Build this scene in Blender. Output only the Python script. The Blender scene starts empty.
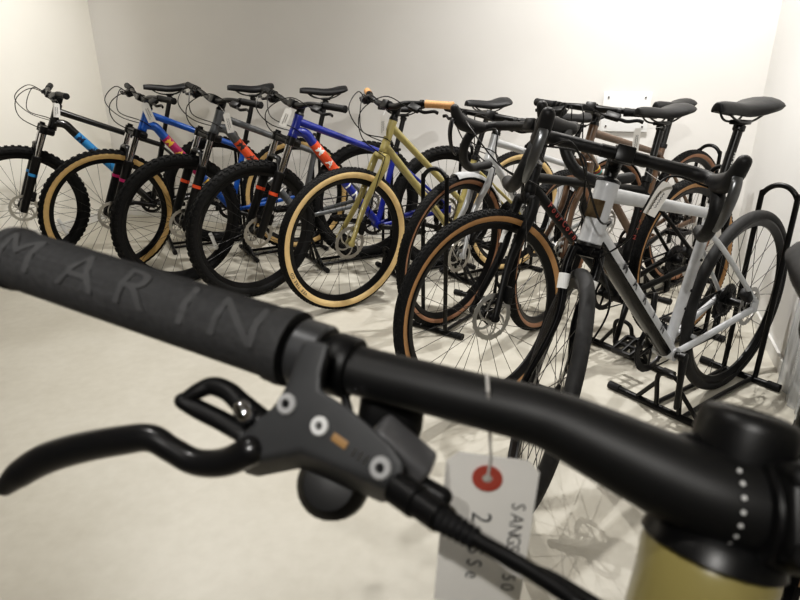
import bpy, bmesh, math, random
from math import sin, cos, pi, radians, sqrt
from mathutils import Vector, Matrix
random.seed(4)
scn = bpy.context.scene
COL = scn.collection
V = Vector

# ------------------------------------------------------------------ camera model
F_PX, PITCH, CAM_H, ROLL = 600.3, radians(20.774), 1.1192, radians(-.237)
def ray(u, v):
    a, b = (u - 400) / F_PX, (300 - v) / F_PX
    X = a * cos(ROLL) - b * sin(ROLL); Y = a * sin(ROLL) + b * cos(ROLL)
    return V((X, cos(PITCH) + Y * sin(PITCH), -sin(PITCH) + Y * cos(PITCH)))
def P(u, v, d):
    return V((0, 0, CAM_H)) + ray(u, v) * d

# ------------------------------------------------------------------ materials
MATS = {}
def mat(name, col, rough=.5, metal=0., var=.06, scale=40., bump=0., coat=0., alpha=1., trans=0., spec=.5):
    if name in MATS: return MATS[name]
    m = bpy.data.materials.new(name); m.use_nodes = True
    nt = m.node_tree; b = nt.nodes['Principled BSDF']
    tc = nt.nodes.new('ShaderNodeTexCoord'); no = nt.nodes.new('ShaderNodeTexNoise')
    no.inputs['Scale'].default_value = scale; no.inputs['Detail'].default_value = 3
    nt.links.new(tc.outputs['Object'], no.inputs['Vector'])
    cr = nt.nodes.new('ShaderNodeValToRGB')
    c = V(col[:3])
    lo, hi = c * (1 - var), c * (1 + var)
    cr.color_ramp.elements[0].position = .3; cr.color_ramp.elements[1].position = .7
    cr.color_ramp.elements[0].color = (*[min(1, x) for x in lo], 1)
    cr.color_ramp.elements[1].color = (*[min(1, x) for x in hi], 1)
    nt.links.new(no.outputs['Fac'], cr.inputs['Fac'])
    nt.links.new(cr.outputs['Color'], b.inputs['Base Color'])
    b.inputs['Roughness'].default_value = rough; b.inputs['Metallic'].default_value = metal
    b.inputs['Coat Weight'].default_value = coat; b.inputs['Coat Roughness'].default_value = .1
    b.inputs['Alpha'].default_value = alpha; b.inputs['Transmission Weight'].default_value = trans
    b.inputs['Specular IOR Level'].default_value = spec
    if bump:
        bp = nt.nodes.new('ShaderNodeBump'); bp.inputs['Strength'].default_value = bump
        bp.inputs['Distance'].default_value = .01
        nt.links.new(no.outputs['Fac'], bp.inputs['Height']); nt.links.new(bp.outputs['Normal'], b.inputs['Normal'])
    MATS[name] = m
    return m
TYRE = mat('tyre_rubber', (.010, .010, .0105), .8, spec=.3, var=.2, scale=120, bump=.15)
TYRE_SMOOTH = mat('tyre_slick', (.028, .028, .029), .65, spec=.3, var=.15, scale=60)
TAN = mat('tan_sidewall', (.62, .42, .18), .65, var=.06, scale=60)
BROWN_WALL = mat('brown_sidewall', (.30, .155, .09), .65, var=.06, scale=60)
ORANGE_WALL = mat('skin_sidewall', (.43, .235, .10), .65, var=.06, scale=60)
RIM = mat('black_rim', (.007, .007, .008), .35, .1, spec=.35, var=.1)
BLACK = mat('black_plastic', (.007, .007, .0075), .45, spec=.35, var=.15)
BLACK_SATIN = mat('black_anodised', (.007, .007, .0075), .35, spec=.4, var=.15)
BLACK_GLOSS = mat('black_gloss_paint', (.005, .005, .006), .25, spec=.22, var=.1, coat=.3)
RUBBER = mat('black_rubber', (.013, .013, .014), .62, spec=.3, var=.15, scale=90, bump=.1)
TAPE = mat('bar_tape', (.012, .012, .013), .5, spec=.35, var=.15, scale=70, bump=.1)
HOOD = mat('hood_rubber', (.014, .014, .015), .5, spec=.35, var=.1, scale=90)
LEVER_GREY = mat('lever_alloy', (.16, .165, .17), .28, .8, var=.05)
STEEL = mat('steel', (.55, .55, .56), .25, 1., var=.05)
SPOKE = mat('spoke_steel', (.03, .03, .032), .35, .5, var=.05)
CHROME = mat('chrome', (.62, .62, .64), .1, 1., var=.03)
ROTOR = mat('rotor_steel', (.5, .49, .47), .3, 1., var=.05)
GUNMETAL = mat('gunmetal', (.05, .05, .053), .35, .8, var=.1)
CABLE = mat('cable_housing', (.006, .006, .0065), .4, spec=.35, var=.1)
WHITE = mat('white_plastic', (.75, .75, .74), .4, var=.03)
PAPER = mat('tag_paper', (.82, .80, .76), .8, var=.03, scale=30)
INK = mat('pen_ink', (.05, .05, .055), .7)
RED_RING = mat('red_ring', (.40, .075, .055), .6)
STAND = mat('stand_black', (.005, .005, .0055), .35, spec=.35, var=.1)
CORK = mat('cork_grip', (.55, .29, .12), .6, var=.12, scale=120)
SADDLE = mat('saddle_vinyl', (.013, .013, .0145), .5, spec=.35, var=.1, scale=80, bump=.05)

# ------------------------------------------------------------------ mesh builder
class MB:
    def __init__(s): s.v = []; s.f = []; s.m = []
    def add(s, vs, fs, mi=0):
        o = len(s.v); s.v += [tuple(x) for x in vs]
        for f in fs: s.f.append([i + o for i in f]); s.m.append(mi)
        return s
    def box(s, c, size, X=None, Y=None, Z=None, bev=0., mi=0, seg=2):
        bm = bmesh.new(); bmesh.ops.create_cube(bm, size=1.)
        for v in bm.verts: v.co = V((v.co.x * size[0], v.co.y * size[1], v.co.z * size[2]))
        if bev: bmesh.ops.bevel(bm, geom=bm.edges[:], offset=bev, segments=seg, affect='EDGES', profile=.5)
        bm.verts.index_update()
        X = V(X).normalized() if X is not None else V((1, 0, 0))
        if Y is None:
            Y = V((0, 1, 0)) if abs(X.y) < .9 else V((-1, 0, 0))
        Y = V(Y); Y = (Y - X * Y.dot(X)).normalized(); Z = X.cross(Y)
        c = V(c)
        s.add([c + X * v.co.x + Y * v.co.y + Z * v.co.z for v in bm.verts], [[v.index for v in f.verts] for f in bm.faces], mi)
        bm.free(); return s
    def sweep(s, path, rad, seg=10, up=(0, 0, 1), cap=True, closed=False, mi=0, rnd=False):
        path = [V(p) for p in path]; n = len(path)
        rad = [rad] * n if not isinstance(rad, list) else rad
        rad = [(r, r) if not isinstance(r, tuple) else r for r in rad]
        if rnd:   # rounded ends
            t0 = (path[0] - path[1]).normalized(); t1 = (path[-1] - path[-2]).normalized()
            a, b = max(rad[0]), max(rad[-1])
            pre = [(path[0] + t0 * a * k, tuple(x * q for x in rad[0])) for k, q in ((.92, .38), (.7, .72), (.38, .93))]
            post = [(path[-1] + t1 * b * k, tuple(x * q for x in rad[-1])) for k, q in ((.38, .93), (.7, .72), (.92, .38))]
            path = [p for p, _ in pre] + path + [p for p, _ in post]
            rad = [r for _, r in pre] + rad + [r for _, r in post]; n = len(path)
        vs = []; prev = None
        for i in range(n):
            if closed: t = path[(i + 1) % n] - path[i - 1]
            else: t = path[min(i + 1, n - 1)] - path[max(i - 1, 0)]
            t.normalize()
            if prev is None:
                u = V(up) - t * V(up).dot(t)
                if u.length < 1e-3: u = V((1, 0, .01)) - t * V((1, 0, .01)).dot(t)
            else: u = prev - t * prev.dot(t)
            u.normalize(); prev = u; sd = t.cross(u)
            a, b = rad[i]
            for k in range(seg):
                th = 2 * pi * k / seg
                vs.append(path[i] + sd * (a * cos(th)) + u * (b * sin(th)))
        fs = []
        for i in range(n if closed else n - 1):
            j = (i + 1) % n
            for k in range(seg):
                l = (k + 1) % seg
                fs.append([i * seg + k, i * seg + l, j * seg + l, j * seg + k])
        if cap and not closed:
            fs.append(list(range(seg))[::-1]); fs.append([(n - 1) * seg + k for k in range(seg)])
        return s.add(vs, fs, mi)
    def lathe(s, prof, c, axis, seg=24, mi=0, closed=False, cap=True, mis=None):
        c = V(c); ax = V(axis).normalized()
        x = ax.orthogonal().normalized(); y = ax.cross(x)
        vs = []; n = len(prof)
        for r, h in prof:
            for k in range(seg):
                th = 2 * pi * k / seg
                vs.append(c + ax * h + x * (r * cos(th)) + y * (r * sin(th)))
        for i in range(n if closed else n - 1):
            j = (i + 1) % n
            fs = []
            for k in range(seg):
                l = (k + 1) % seg
                fs.append([i * seg + k, i * seg + l, j * seg + l, j * seg + k])
            o = len(s.v)
            if i == 0: base = o; s.v += [tuple(v) for v in vs]
            for f in fs: s.f.append([q + base for q in f]); s.m.append(mis[i] if mis else mi)
        if cap and not closed:
            s.f.append([base + k for k in range(seg)][::-1]); s.m.append(mi)
            s.f.append([base + (n - 1) * seg + k for k in range(seg)]); s.m.append(mi)
        return s
    def prism(s, poly, thick, mi=0):     # poly: list of Vectors, thick: Vector offset
        n = len(poly); t = V(thick)
        vs = [V(p) for p in poly] + [V(p) + t for p in poly]
        fs = [list(range(n))[::-1], [n + i for i in range(n)]]
        for i in range(n):
            j = (i + 1) % n; fs.append([i, j, n + j, n + i])
        return s.add(vs, fs, mi)
    def loft(s, loops, cap=True, mi=0):
        n = len(loops[0]); vs = [p for l in loops for p in l]; fs = []
        for i in range(len(loops) - 1):
            for k in range(n):
                l = (k + 1) % n
                fs.append([i * n + k, i * n + l, (i + 1) * n + l, (i + 1) * n + k])
        if cap:
            fs.append(list(range(n))[::-1]); fs.append([(len(loops) - 1) * n + k for k in range(n)])
        return s.add(vs, fs, mi)
    def mesh(s, name, mats, sharp=42):
        me = bpy.data.meshes.new(name)
        me.from_pydata(s.v, [], s.f)
        for m in (mats if isinstance(mats, (list, tuple)) else [mats]): me.materials.append(m)
        me.polygons.foreach_set('material_index', s.m)
        bm = bmesh.new(); bm.from_mesh(me); bmesh.ops.recalc_face_normals(bm, faces=bm.faces[:]); bm.to_mesh(me); bm.free()
        me.polygons.foreach_set('use_smooth', [True] * len(me.polygons))
        me.set_sharp_from_angle(angle=radians(sharp)); me.update()
        return me
def spline(pts, n=6):
    pts = [V(p) for p in pts]; q = [2 * pts[0] - pts[1]] + pts + [2 * pts[-1] - pts[-2]]; out = []
    for i in range(1, len(q) - 2):
        for k in range(n):
            t = k / n
            out.append(.5 * ((2 * q[i]) + (q[i + 1] - q[i - 1]) * t + (2 * q[i - 1] - 5 * q[i] + 4 * q[i + 1] - q[i + 2]) * t * t
                             + (-q[i - 1] + 3 * q[i] - 3 * q[i + 1] + q[i + 2]) * t ** 3))
    out.append(pts[-1]); return out
def lerp_list(vals, n):     # interpolate radii along a spline with n subdivisions
    out = []
    for i in range(len(vals) - 1):
        for k in range(n):
            t = k / n; a, b = vals[i], vals[i + 1]
            out.append(tuple(x * (1 - t) + y * t for x, y in zip(a, b)) if isinstance(a, tuple) else a * (1 - t) + b * t)
    out.append(vals[-1]); return out
def obj(name, me, parent=None, M=None, **tags):
    o = bpy.data.objects.new(name, me); COL.objects.link(o)
    if parent is not None: o.parent = parent
    if M is not None: o.matrix_basis = M
    for k, v in tags.items(): o[k] = v
    return o
def thing(name, label, cat, M=None, group=None):
    o = obj(name, None, None, M, label=label, category=cat)
    o.empty_display_size = .1
    if group: o['group'] = group
    return o
GLY = {}
def glyph(s, size=1., bold=0.):
    k = (s, bold)
    if k not in GLY:
        cu = bpy.data.curves.new('t', 'FONT'); cu.body = s; cu.size = 1; cu.extrude = .0; cu.offset = bold; cu.resolution_u = 3
        o = bpy.data.objects.new('t', cu); COL.objects.link(o)
        dg = bpy.context.evaluated_depsgraph_get(); dg.update()
        me = bpy.data.meshes.new_from_object(o.evaluated_get(dg))
        bm = bmesh.new(); bm.from_mesh(me); bmesh.ops.triangulate(bm, faces=bm.faces[:])
        bmesh.ops.subdivide_edges(bm, edges=[e for e in bm.edges if e.calc_length() > .25], cuts=1)
        bmesh.ops.triangulate(bm, faces=bm.faces[:])
        bm.verts.index_update()
        GLY[k] = ([v.co.copy() for v in bm.verts], [[v.index for v in f.verts] for f in bm.faces])
        bm.free(); bpy.data.meshes.remove(me); bpy.data.objects.remove(o); bpy.data.curves.remove(cu)
    vs, fs = GLY[k]
    return [v * size for v in vs], fs

# ------------------------------------------------------------------ wheels
CACHE = {}
def cached(key, fn):
    if key not in CACHE: CACHE[key] = fn()
    return CACHE[key]
def tyre_mesh(R, w, wall, tread):
    def f():
        b = MB(); a = w / 2; h = w * .94; rc = R - h / 2
        prof = []; mis = []
        N = 22; A = radians(152)
        for i in range(N + 1):
            t = -A + 2 * A * i / N
            prof.append((rc + h / 2 * cos(t), a * sin(t)))
            tm = abs(-A + 2 * A * (i + .5) / N)
            mis.append(1 if wall and radians(74 if w > .05 else 88) < tm < radians(143) else 0)
        b.lathe(prof, (0, 0, 0), (0, 1, 0), seg=72, closed=True, mis=mis)
        if tread == 'knob':
            n = 66
            for k in range(n):
                th = 2 * pi * k / n
                for row, ang in enumerate((-58, -20, 20, 58)):
                    t2 = th + (pi / n if row in (1, 2) else 0)
                    an = radians(ang); rr = rc + h / 2 * cos(an) * 1.0; yy = a * sin(an)
                    out = V((cos(t2) * cos(an), sin(an), sin(t2) * cos(an)))
                    tg = V((-sin(t2), 0, cos(t2)))
                    b.box(V((cos(t2) * rr, yy, sin(t2) * rr)) + out * .0005, (.0075, .013, .018), out, out.cross(tg), None, 0)
        elif tread == 'small':
            n = 110
            for k in range(n):
                th = 2 * pi * k / n
                for row, ang in enumerate((-50, -25, 0, 25, 50)):
                    t2 = th + (pi / n if row % 2 else 0)
                    an = radians(ang); rr = rc + h / 2 * cos(an); yy = a * sin(an)
                    out = V((cos(t2) * cos(an), sin(an), sin(t2) * cos(an))); tg = V((-sin(t2), 0, cos(t2)))
                    b.box(V((cos(t2) * rr, yy, sin(t2) * rr)), (.004, .006, .011), out, out.cross(tg), None, 0)
        return b.mesh('tyre', [TYRE if tread != 'slick' else TYRE_SMOOTH, wall or TYRE])
    return cached(('tyre', R, w, wall.name if wall else '', tread), f)
def rim_mesh(rb, depth, w):
    def f():
        b = MB(); prof = [(rb + .004, -w / 2), (rb - .004, -w / 2 - .001), (rb - depth * .6, -w / 2 * .7), (rb - depth, -w * .14), (rb - depth, w * .14),
                          (rb - depth * .6, w / 2 * .7), (rb - .004, w / 2 + .001), (rb + .004, w / 2)]
        b.lathe(prof, (0, 0, 0), (0, 1, 0), seg=64, closed=True)
        return b.mesh('rim', RIM, 30)
    return cached(('rim', rb, depth, w), f)
def spoke_mesh(rr, side, lead, wid):
    def f():
        b = MB(); rf = .024; da = 1.15 * lead
        b.sweep([(rf * cos(da), side * wid, rf * sin(da)), (rr, side * .003, 0)], .0011, 5)
        return b.mesh('spoke', SPOKE)
    return cached(('spk', rr, side, lead, wid), f)
def hub_mesh(wid, rear):
    def f():
        b = MB(); e = wid + .022
        b.lathe([(.006, -e), (.011, -e), (.012, -wid - .004), (.029, -wid - .002), (.029, -wid + .003), (.016, -wid + .009), (.014, 0), (.016, wid - .009),
                 (.029, wid - .003), (.029, wid + .002), (.012, wid + .004), (.011, e), (.006, e)], (0, 0, 0), (0, 1, 0), 20)
        return b.mesh('hub', BLACK_SATIN)
    return cached(('hub', wid, rear), f)
def rotor_mesh(y, r=.08):
    def f():
        b = MB(); n = 48
        # braking band with drilled notches, spider arms and carrier
        b.lathe([(r * .80, -.0009), (r, -.0009), (r, .0009), (r * .80, .0009)], (0, y, 0), (0, 1, 0), n, closed=True)
        for k in range(24):
            t = 2 * pi * k / 24
            b.box((cos(t) * r, y, sin(t) * r), (.004, .0019, .009), (cos(t), 0, sin(t)), (0, 1, 0))
        for k in range(6):
            t = 2 * pi * k / 6
            pts = [(cos(t + .9 * q) * (.022 + (r * .8 - .02) * q), y, sin(t + .9 * q) * (.022 + (r * .8 - .02) * q)) for q in (0, .25, .5, .75, 1)]
            b.sweep(pts, [(.0045, .001)] * 5, 6, up=(0, 1, 0))
        b.lathe([(.012, -.002), (.026, -.002), (.026, .002), (.012, .002)], (0, y, 0), (0, 1, 0), 24, closed=True)
        return b.mesh('brake_rotor', ROTOR)
    return cached(('rotor', y, r), f)
def cassette_mesh(y0):
    def f():
        b = MB()
        for k in range(9):
            r = .062 - k * .005; y = y0 - k * .0042; n = 36
            prof = [(r * .55, -.0012), (r, -.0012), (r, .0012), (r * .55, .0012)]
            b.lathe(prof, (0, y, 0), (0, 1, 0), n, closed=True)
            nt = max(11, int(r / .0022))
            for q in range(nt):
                t = 2 * pi * q / nt
                b.box((cos(t) * (r + .001), y, sin(t) * (r + .001)), (.005, .0018, .004), (cos(t), 0, sin(t)), (0, 1, 0))
        b.lathe([(.012, y0 - .042), (.02, y0 - .042), (.02, y0 + .002), (.012, y0 + .002)], (0, 0, 0), (0, 1, 0), 20, closed=True)
        return b.mesh('cassette', GUNMETAL)
    return cached(('cass', y0), f)
def build_wheel(root, name, M, R, w, wall, tread, rear, rot=0., reflector=None, nsp=28, lettering=None, rotor=True):
    rb = R - w * .86; depth = .024; wid = .030 if not rear else .032
    rim = obj(name, rim_mesh(rb, depth, min(.03, w * .72)), root, M @ Matrix.Rotation(rot, 4, 'Y'))
    obj('tyre', tyre_mesh(R, w, wall, tread), rim)
    obj('hub', hub_mesh(wid, rear), rim)
    rr = rb - depth + .002
    for k in range(nsp):
        side = 1 if k % 2 else -1; lead = 1 if (k // 2) % 2 else -1
        obj('spoke', spoke_mesh(rr, side, lead, wid), rim, Matrix.Rotation(2 * pi * k / nsp, 4, 'Y'))
    if rotor: obj('brake_rotor', rotor_mesh(wid + .010, .08 if not rear else .07), rim)
    if rear: obj('cassette', cassette_mesh(-wid - .004), rim)
    if reflector is not None:
        b = MB()
        b.sweep([(-rr * (.55 + .17 * q / 4 + .02 * cos(q * .8)), .007, -rr * (.34 + .36 * q / 4)) for q in range(5)], [(.011, .0035)] * 5, 8, up=(0, 1, 0), rnd=False)
        obj('spoke_reflector', b.mesh('spoke_reflector', WHITE), rim, Matrix.Rotation(-rot, 4, 'Y'), label='white clip-on spoke reflector')
    if lettering:
        b = MB(); s, ang0, size = lettering; x = 0.; r0 = R - w * .47 - .004; adv = {'I': .38, ' ': .4}
        for ch in s:
            if ch != ' ':
                vs, fs = glyph(ch, size, .02)
                out = []
                for p in vs:
                    t = ang0 + (x + p.x) / r0; rr2 = r0 - size * .35 + p.y
                    out.append((cos(t) * rr2, w / 2 * .995 + .0012, sin(t) * rr2))
                b.add(out, fs)
            x += size * adv.get(ch, .72)
        obj('tyre_lettering', b.mesh('tyre_lettering', INK), rim, Matrix.Rotation(-rot, 4, 'Y'))
    return rim

# ------------------------------------------------------------------ bicycle geometry (side view)
def geo(p):
    R, wb, ha = p['R'], p['wb'], radians(p['ha']); g = {}
    v = lambda x, z: V((x - wb, 0, z))
    cs, dr = p['cs'], p['drop']
    a = V((-cos(ha), 0, sin(ha))); n = V((sin(ha), 0, cos(ha)))
    g['rh'] = v(0, R); g['fh'] = v(wb, R); g['bb'] = v(sqrt(cs * cs - dr * dr), R - dr)
    base = g['fh'] - p['off'] * n; L = sqrt(p['a2c'] ** 2 - p['off'] ** 2)
    g.update(a=a, n=n, axis0=base, crown=base + L * a, htb=base + (L + .008) * a, htt=base + (L + .008 + p['ht']) * a)
    g['stemc'] = g['htt'] + p['spacer'] * a
    sr = radians(p.get('stemang', 6)); g['sdir'] = n * cos(sr) + a * sin(sr)
    g['bar'] = g['stemc'] + g['sdir'] * p['stem']
    sa = radians(p['sa']); s = V((-cos(sa), 0, sin(sa))); g['s'] = s
    g['stt'] = g['bb'] + p['st'] * s
    g['clamp'] = g['bb'] + s * ((p['sh'] - .045 - g['bb'].z) / s.z)
    return g
Y = V((0, 1, 0))
LETTERS = 'MARIN'
def wrap_letter(b, ch, c, along, up, out, r, size, bold=.03, lift=.0011, phi=0.):
    vs, fs = glyph(ch, size, bold)
    xs = [p.x for p in vs]; mx = (min(xs) + max(xs)) / 2; o = []
    for p in vs:
        h = p.y - size * .35; ph = h / r + phi
        o.append(c + along * (p.x - mx) + (out * cos(ph) + up * sin(ph)) * (r + lift))
    b.add(o, fs)
def tube_letters(b, s, ts, p0, p1, r, size, bold=.03, phi=0., sides=(1, -1)):
    for side in sides:
        along = (p1 - p0).normalized() * (1 if side > 0 else -1)
        out = Y * side; up = out.cross(along)
        for ch, t in zip(s, ts):
            if ch != ' ': wrap_letter(b, ch, p0.lerp(p1, t), along, up, out, r, size, bold, phi=phi)

def saddle_meshes(wide=.07, L=.27):
    def f():
        b = MB(); loops = []
        prof = [(.145, .010, .000, .008), (.140, .019, .004, .018), (.11, .023, .006, .026), (.05, .029, .002, .032), (0, .040, -.002, .034), (-.05, wide * .85, .002, .034),
                (-.09, wide, .010, .032), (-.115, wide * .93, .013, .024), (-.128, wide * .6, .013, .012)]
        sp = spline([(x, wd, z) for x, wd, z, t in prof], 3); tt = lerp_list([q[3] for q in prof], 3)
        for q, t in zip(sp, tt):
            x, wd, z = q; wd = max(wd, .006); lp = []
            for k in range(16):
                th = 2 * pi * k / 16; cx = cos(th); sz = sin(th)
                zz = z + (.012 * sz if sz > 0 else t * sz * (.75 if abs(cx) < .6 else 1.)) - .012 * (abs(cx) ** 3)
                lp.append(V((x, wd * cx, zz)))
            loops.append(lp)
        b.loft(loops)
        me = b.mesh('saddle', SADDLE, 60)
        r = MB()
        for s in (1, -1):
            r.sweep(spline([(.10, s * .012, -.012), (.07, s * .018, -.032), (.03, s * .022, -.043), (-.03, s * .022, -.043), (-.075, s * .030, -.025), (-.1, s * .034, -.008)], 4), .0035, 8)
        return me, r.mesh('saddle_rail', BLACK_SATIN)
    return cached(('saddle', wide), f)

def bent(pts, rad, n=6, seg=12, up=(0, 1, 0), mi=0, b=None, **k):
    b = b or MB(); sp = spline(pts, n); rr = lerp_list(rad, n) if isinstance(rad, list) else rad
    b.sweep(sp, rr, seg, up=up, mi=mi, **k); return b

PEDAL = None
def pedal_mesh():
    def f():
        b = MB()
        for x in (-.045, .045): b.box((x, 0, 0), (.012, .085, .020), bev=.003)
        for y in (-.04, 0, .04): b.box((0, y, 0), (.09, .011, .020), bev=.003)
        b.sweep([(0, -.055, 0), (0, .045, 0)], .008, 10)
        return b.mesh('pedal', BLACK)
    return cached('pedal', f)

def mtx(X, Yv, Z, o):
    m = Matrix.Identity(4)
    for i in range(3): m[i][0], m[i][1], m[i][2], m[i][3] = X[i], Yv[i], Z[i], o[i]
    return m

def build_bike(kind, name, label, cat, x, y, yaw, roll, steer, p, c, group=None, skip=()):
    """local space: +X forward, +Y rider's left, origin under the front axle"""
    g = geo(p); R = p['R']
    root = thing(name, label, cat, Matrix.Translation((x, y, .003)) @ Matrix.Rotation(radians(yaw), 4, 'Z') @ Matrix.Rotation(radians(roll), 4, 'X'), group)
    a, n = g['a'], g['n']
    ST = Matrix.Translation(g['axis0']) @ Matrix.Rotation(radians(steer), 4, a) @ Matrix.Translation(-g['axis0'])
    paint = c['paint']; fine = 14
    dtr, ttr, sttr = c.get('dtr', .023), c.get('ttr', .018), .0165
    htb, htt, bb, stt, rh = g['htb'], g['htt'], g['bb'], g['stt'], g['rh']
    # ---- frame
    b = MB(); hr = c.get('htr', .024)
    hL = (htt - htb).length
    b.lathe([(hr * .96, .0), (hr * 1.06, .003), (hr * 1.02, .02), (hr * .92, hL * .5), (hr * .96, hL - .015), (hr * 1.0, hL - .003), (hr * .95, hL)], htb, a, 24)
    d0 = htb + a * .032; bbj = bb + g['s'] * .006
    ddir = (bbj - d0).normalized()
    if c.get('hydro'):
        k = d0 + n * -.06 + a * .012
        mid = k + (bbj - k) * .12
        bent([d0, k, mid, k.lerp(bbj, .5), bbj], [dtr * .95, dtr * 1.05, dtr * 1.05, dtr, dtr * .92], 6, 16, b=b)
        dt0, dt1 = k, bbj
    else:
        b.sweep([d0, bbj], [dtr, dtr], 18); dt0, dt1 = d0, bbj
    tt0 = htt - a * .030; low = c.get('tt_low', 0)
    ttj = bb.lerp(stt, low) if low else stt - g['s'] * .045
    mt = tt0.lerp(ttj, .5) + V((0, 0, c.get('tt_arch', .0)))
    bent([tt0, tt0.lerp(mt, .5) + V((0, 0, c.get('tt_arch', 0) * .6)), mt, ttj], [ttr * 1.1, ttr, ttr * .95, ttr * .85], 6, 14, b=b)
    b.sweep([bb, stt], [sttr, sttr], 14)
    b.sweep([bb - Y * .036, bb + Y * .036], .022, 18)
    cs0 = bb + V((-.03, 0, .0))
    ssj = bb.lerp(stt, c.get('ss_at', .88))
    hw = .064
    for s in (1, -1):
        b.sweep(spline([cs0 + Y * s * .026, bb.lerp(rh, .35) + Y * s * .042, rh + Y * s * hw + V((.03, 0, 0))], 5), [(.010, .013)] * 11, 10)
        b.sweep(spline([ssj + Y * s * .012, ssj.lerp(rh, .25) + Y * s * .040, rh + Y * s * hw + V((.012, 0, .03))], 5), [(.007, .0085)] * 11, 10)
        b.box(rh + Y * s * hw + V((.010, 0, .006)), (.05, .006, .045), bev=.003)
    b.sweep([bb.lerp(rh, .27) - Y * .03 + V((0, 0, .01)), bb.lerp(rh, .27) + Y * .03 + V((0, 0, .01))], .008, 8)
    frame = obj('frame', b.mesh('frame', paint), root)
    # decals
    if 'band' in c:
        t0, t1, bm_ = c['band']; bb_ = MB()
        bb_.sweep([dt0.lerp(dt1, t0), dt0.lerp(dt1, t1)], dtr * (1.055 if c.get('hydro') else 1.02) + .0006, 20)
        obj('frame_decal', bb_.mesh('frame_decal', bm_), frame, label='coloured decal band on the down tube')
    if 'letters' in c:
        s, ts, size, mts = c['letters']
        for ch, t, lm in zip(s, ts, mts):
            if ch == ' ': continue
            for sides in ((1,), (-1,)):
                lb = MB(); tube_letters(lb, ch, [t], dt0, dt1, dtr * (1.055 if c.get('hydro') else 1.02) + .0006, size, phi=c.get('letter_phi', 0.), sides=sides)
                obj('frame_letter', lb.mesh('letter', lm), frame)
    if c.get('under'):
        ub = MB(); perp = Y.cross(ddir).normalized()
        if perp.z > 0: perp = -perp
        loops = []
        for t in (.04, .1, .5, .9, .985):
            q = dt0.lerp(dt1, t); lp = []
            for k in range(13):
                th = radians(-74 + 148 * k / 12); rr = dtr + .0012
                lp.append(q + perp * (rr * cos(th)) + Y * (rr * sin(th)))
            for k in range(13):
                th = radians(74 - 148 * k / 12); rr = dtr - .002
                lp.append(q + perp * (rr * cos(th)) + Y * (rr * sin(th)))
            loops.append(lp)
        ub.loft(loops)
        obj('down_tube_panel', ub.mesh('panel', c['under']), frame, label='black painted underside of the down tube')
    if 'badge' in c:
        q = htb.lerp(htt, .55); zb = a; xb = n
        gb = MB(); loops = []
        for rr in (hr * .94 + .0035, hr * .90):
            lp = []
            for k in range(-6, 7): th = k / 6 * .85; lp.append((th, .5))
            for k in range(6, -7, -1): th = k / 6 * .85; lp.append((th, -.5))
            loops.append([q + zb * (h * .046) + xb * (rr * cos(th)) + Y * (rr * sin(th)) for th, h in lp])
        gb.loft(loops)
        hb_ = obj('head_badge', gb.mesh('badge', c['badge']), frame, label='metal head badge plate')
    if 'stripes' in c:
        for k, sm in enumerate(c['stripes']):
            sb = MB(); t = .16 + k * .018
            sb.sweep([dt0.lerp(dt1, t), dt0.lerp(dt1, t + .009)], dtr * 1.02 + .0007, 18); obj('frame_stripe', sb.mesh('stripe', sm), frame)
    if 'st_letters' in c:
        s, lm, size = c['st_letters']; lb = MB(); m = len(s)
        tube_letters(lb, s, [.42 + .40 * k / m for k in range(m)][::-1] if False else [.80 - .36 * k / m for k in range(m)], bb, stt, sttr + .0006, size)
        obj('seat_tube_lettering', lb.mesh('lettering', lm), frame)
    for t in (.30, .42, .62):
        if c.get('bosses'):
            q = bb.lerp(stt, t); sb = MB(); sb.lathe([(.0045, 0), (.0045, .004), (.002, .004)], q + V((.0165 * sin(radians(p['sa'])), 0, .0165 * cos(radians(p['sa'])))) * .0 + Y * .0165, Y, 8)
            obj('bottle_boss', sb.mesh('boss', BLACK), frame)
    # ---- seat post, clamp, saddle
    sd = g['s']; cl = g['clamp']
    b = MB(); b.sweep([stt - sd * .05, cl - sd * .012], .0138, 14); b.lathe([(.012, -.012), (.018, -.006), (.018, .008), (.010, .012)], cl - sd * .006, sd, 14)
    b.box(cl + V((.0, 0, .012)), (.042, .050, .014), bev=.004)
    obj('seat_post', b.mesh('seat_post', BLACK_SATIN), root)
    b = MB(); b.lathe([(.0185, -.016), (.0205, -.014), (.0205, .004), (.0185, .006)], stt, sd, 18)
    b.box(stt + V((-.022, 0, 0)) - sd * .005, (.012, .02, .014), bev=.003)
    obj('seat_clamp', b.mesh('seat_clamp', BLACK), root)
    if c.get('post_text'):
        lb = MB(); tube_letters(lb, c['post_text'], [.62 - .05 * k for k in range(len(c['post_text']))], stt, cl, .0143, .018)
        obj('seat_post_lettering', lb.mesh('lettering', WHITE), root)
    sm, rm = saddle_meshes(c.get('saddle_w', .07))
    tilt = radians(c.get('saddle_tilt', 0))
    sa = obj('saddle', sm, root, Matrix.Translation(cl + V((.005, 0, .058))) @ Matrix.Rotation(tilt, 4, 'Y'))
    obj('saddle_rail', rm, sa)
    # ---- fork
    fh = g['fh']; crown = g['crown']
    w = c['tw']
    axlat = .058
    if c.get('susp'):
        b = MB()
        off = p['off']
        cr = crown - a * .012
        legc = cr + n * off
        b.box(cr + n * off * .55, (.075, .165, .038), n, Y, None, bev=.012, seg=3)
        for s in (1, -1): b.sweep([legc + Y * s * .065 - a * .02, legc + Y * s * .065 + a * .022], .023, 14)
        lowtop = .315
        for s in (1, -1):
            f0 = fh + Y * s * .065
            b.sweep([f0 - a * .02, f0 + a * .05, f0 + a * .2, f0 + a * lowtop], [(.016, .019), (.019, .022), (.022, .024), (.0245, .0255)], 14, up=n)
            b.sweep([fh + Y * s * .045, fh + Y * s * .075], .016, 12)
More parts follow.
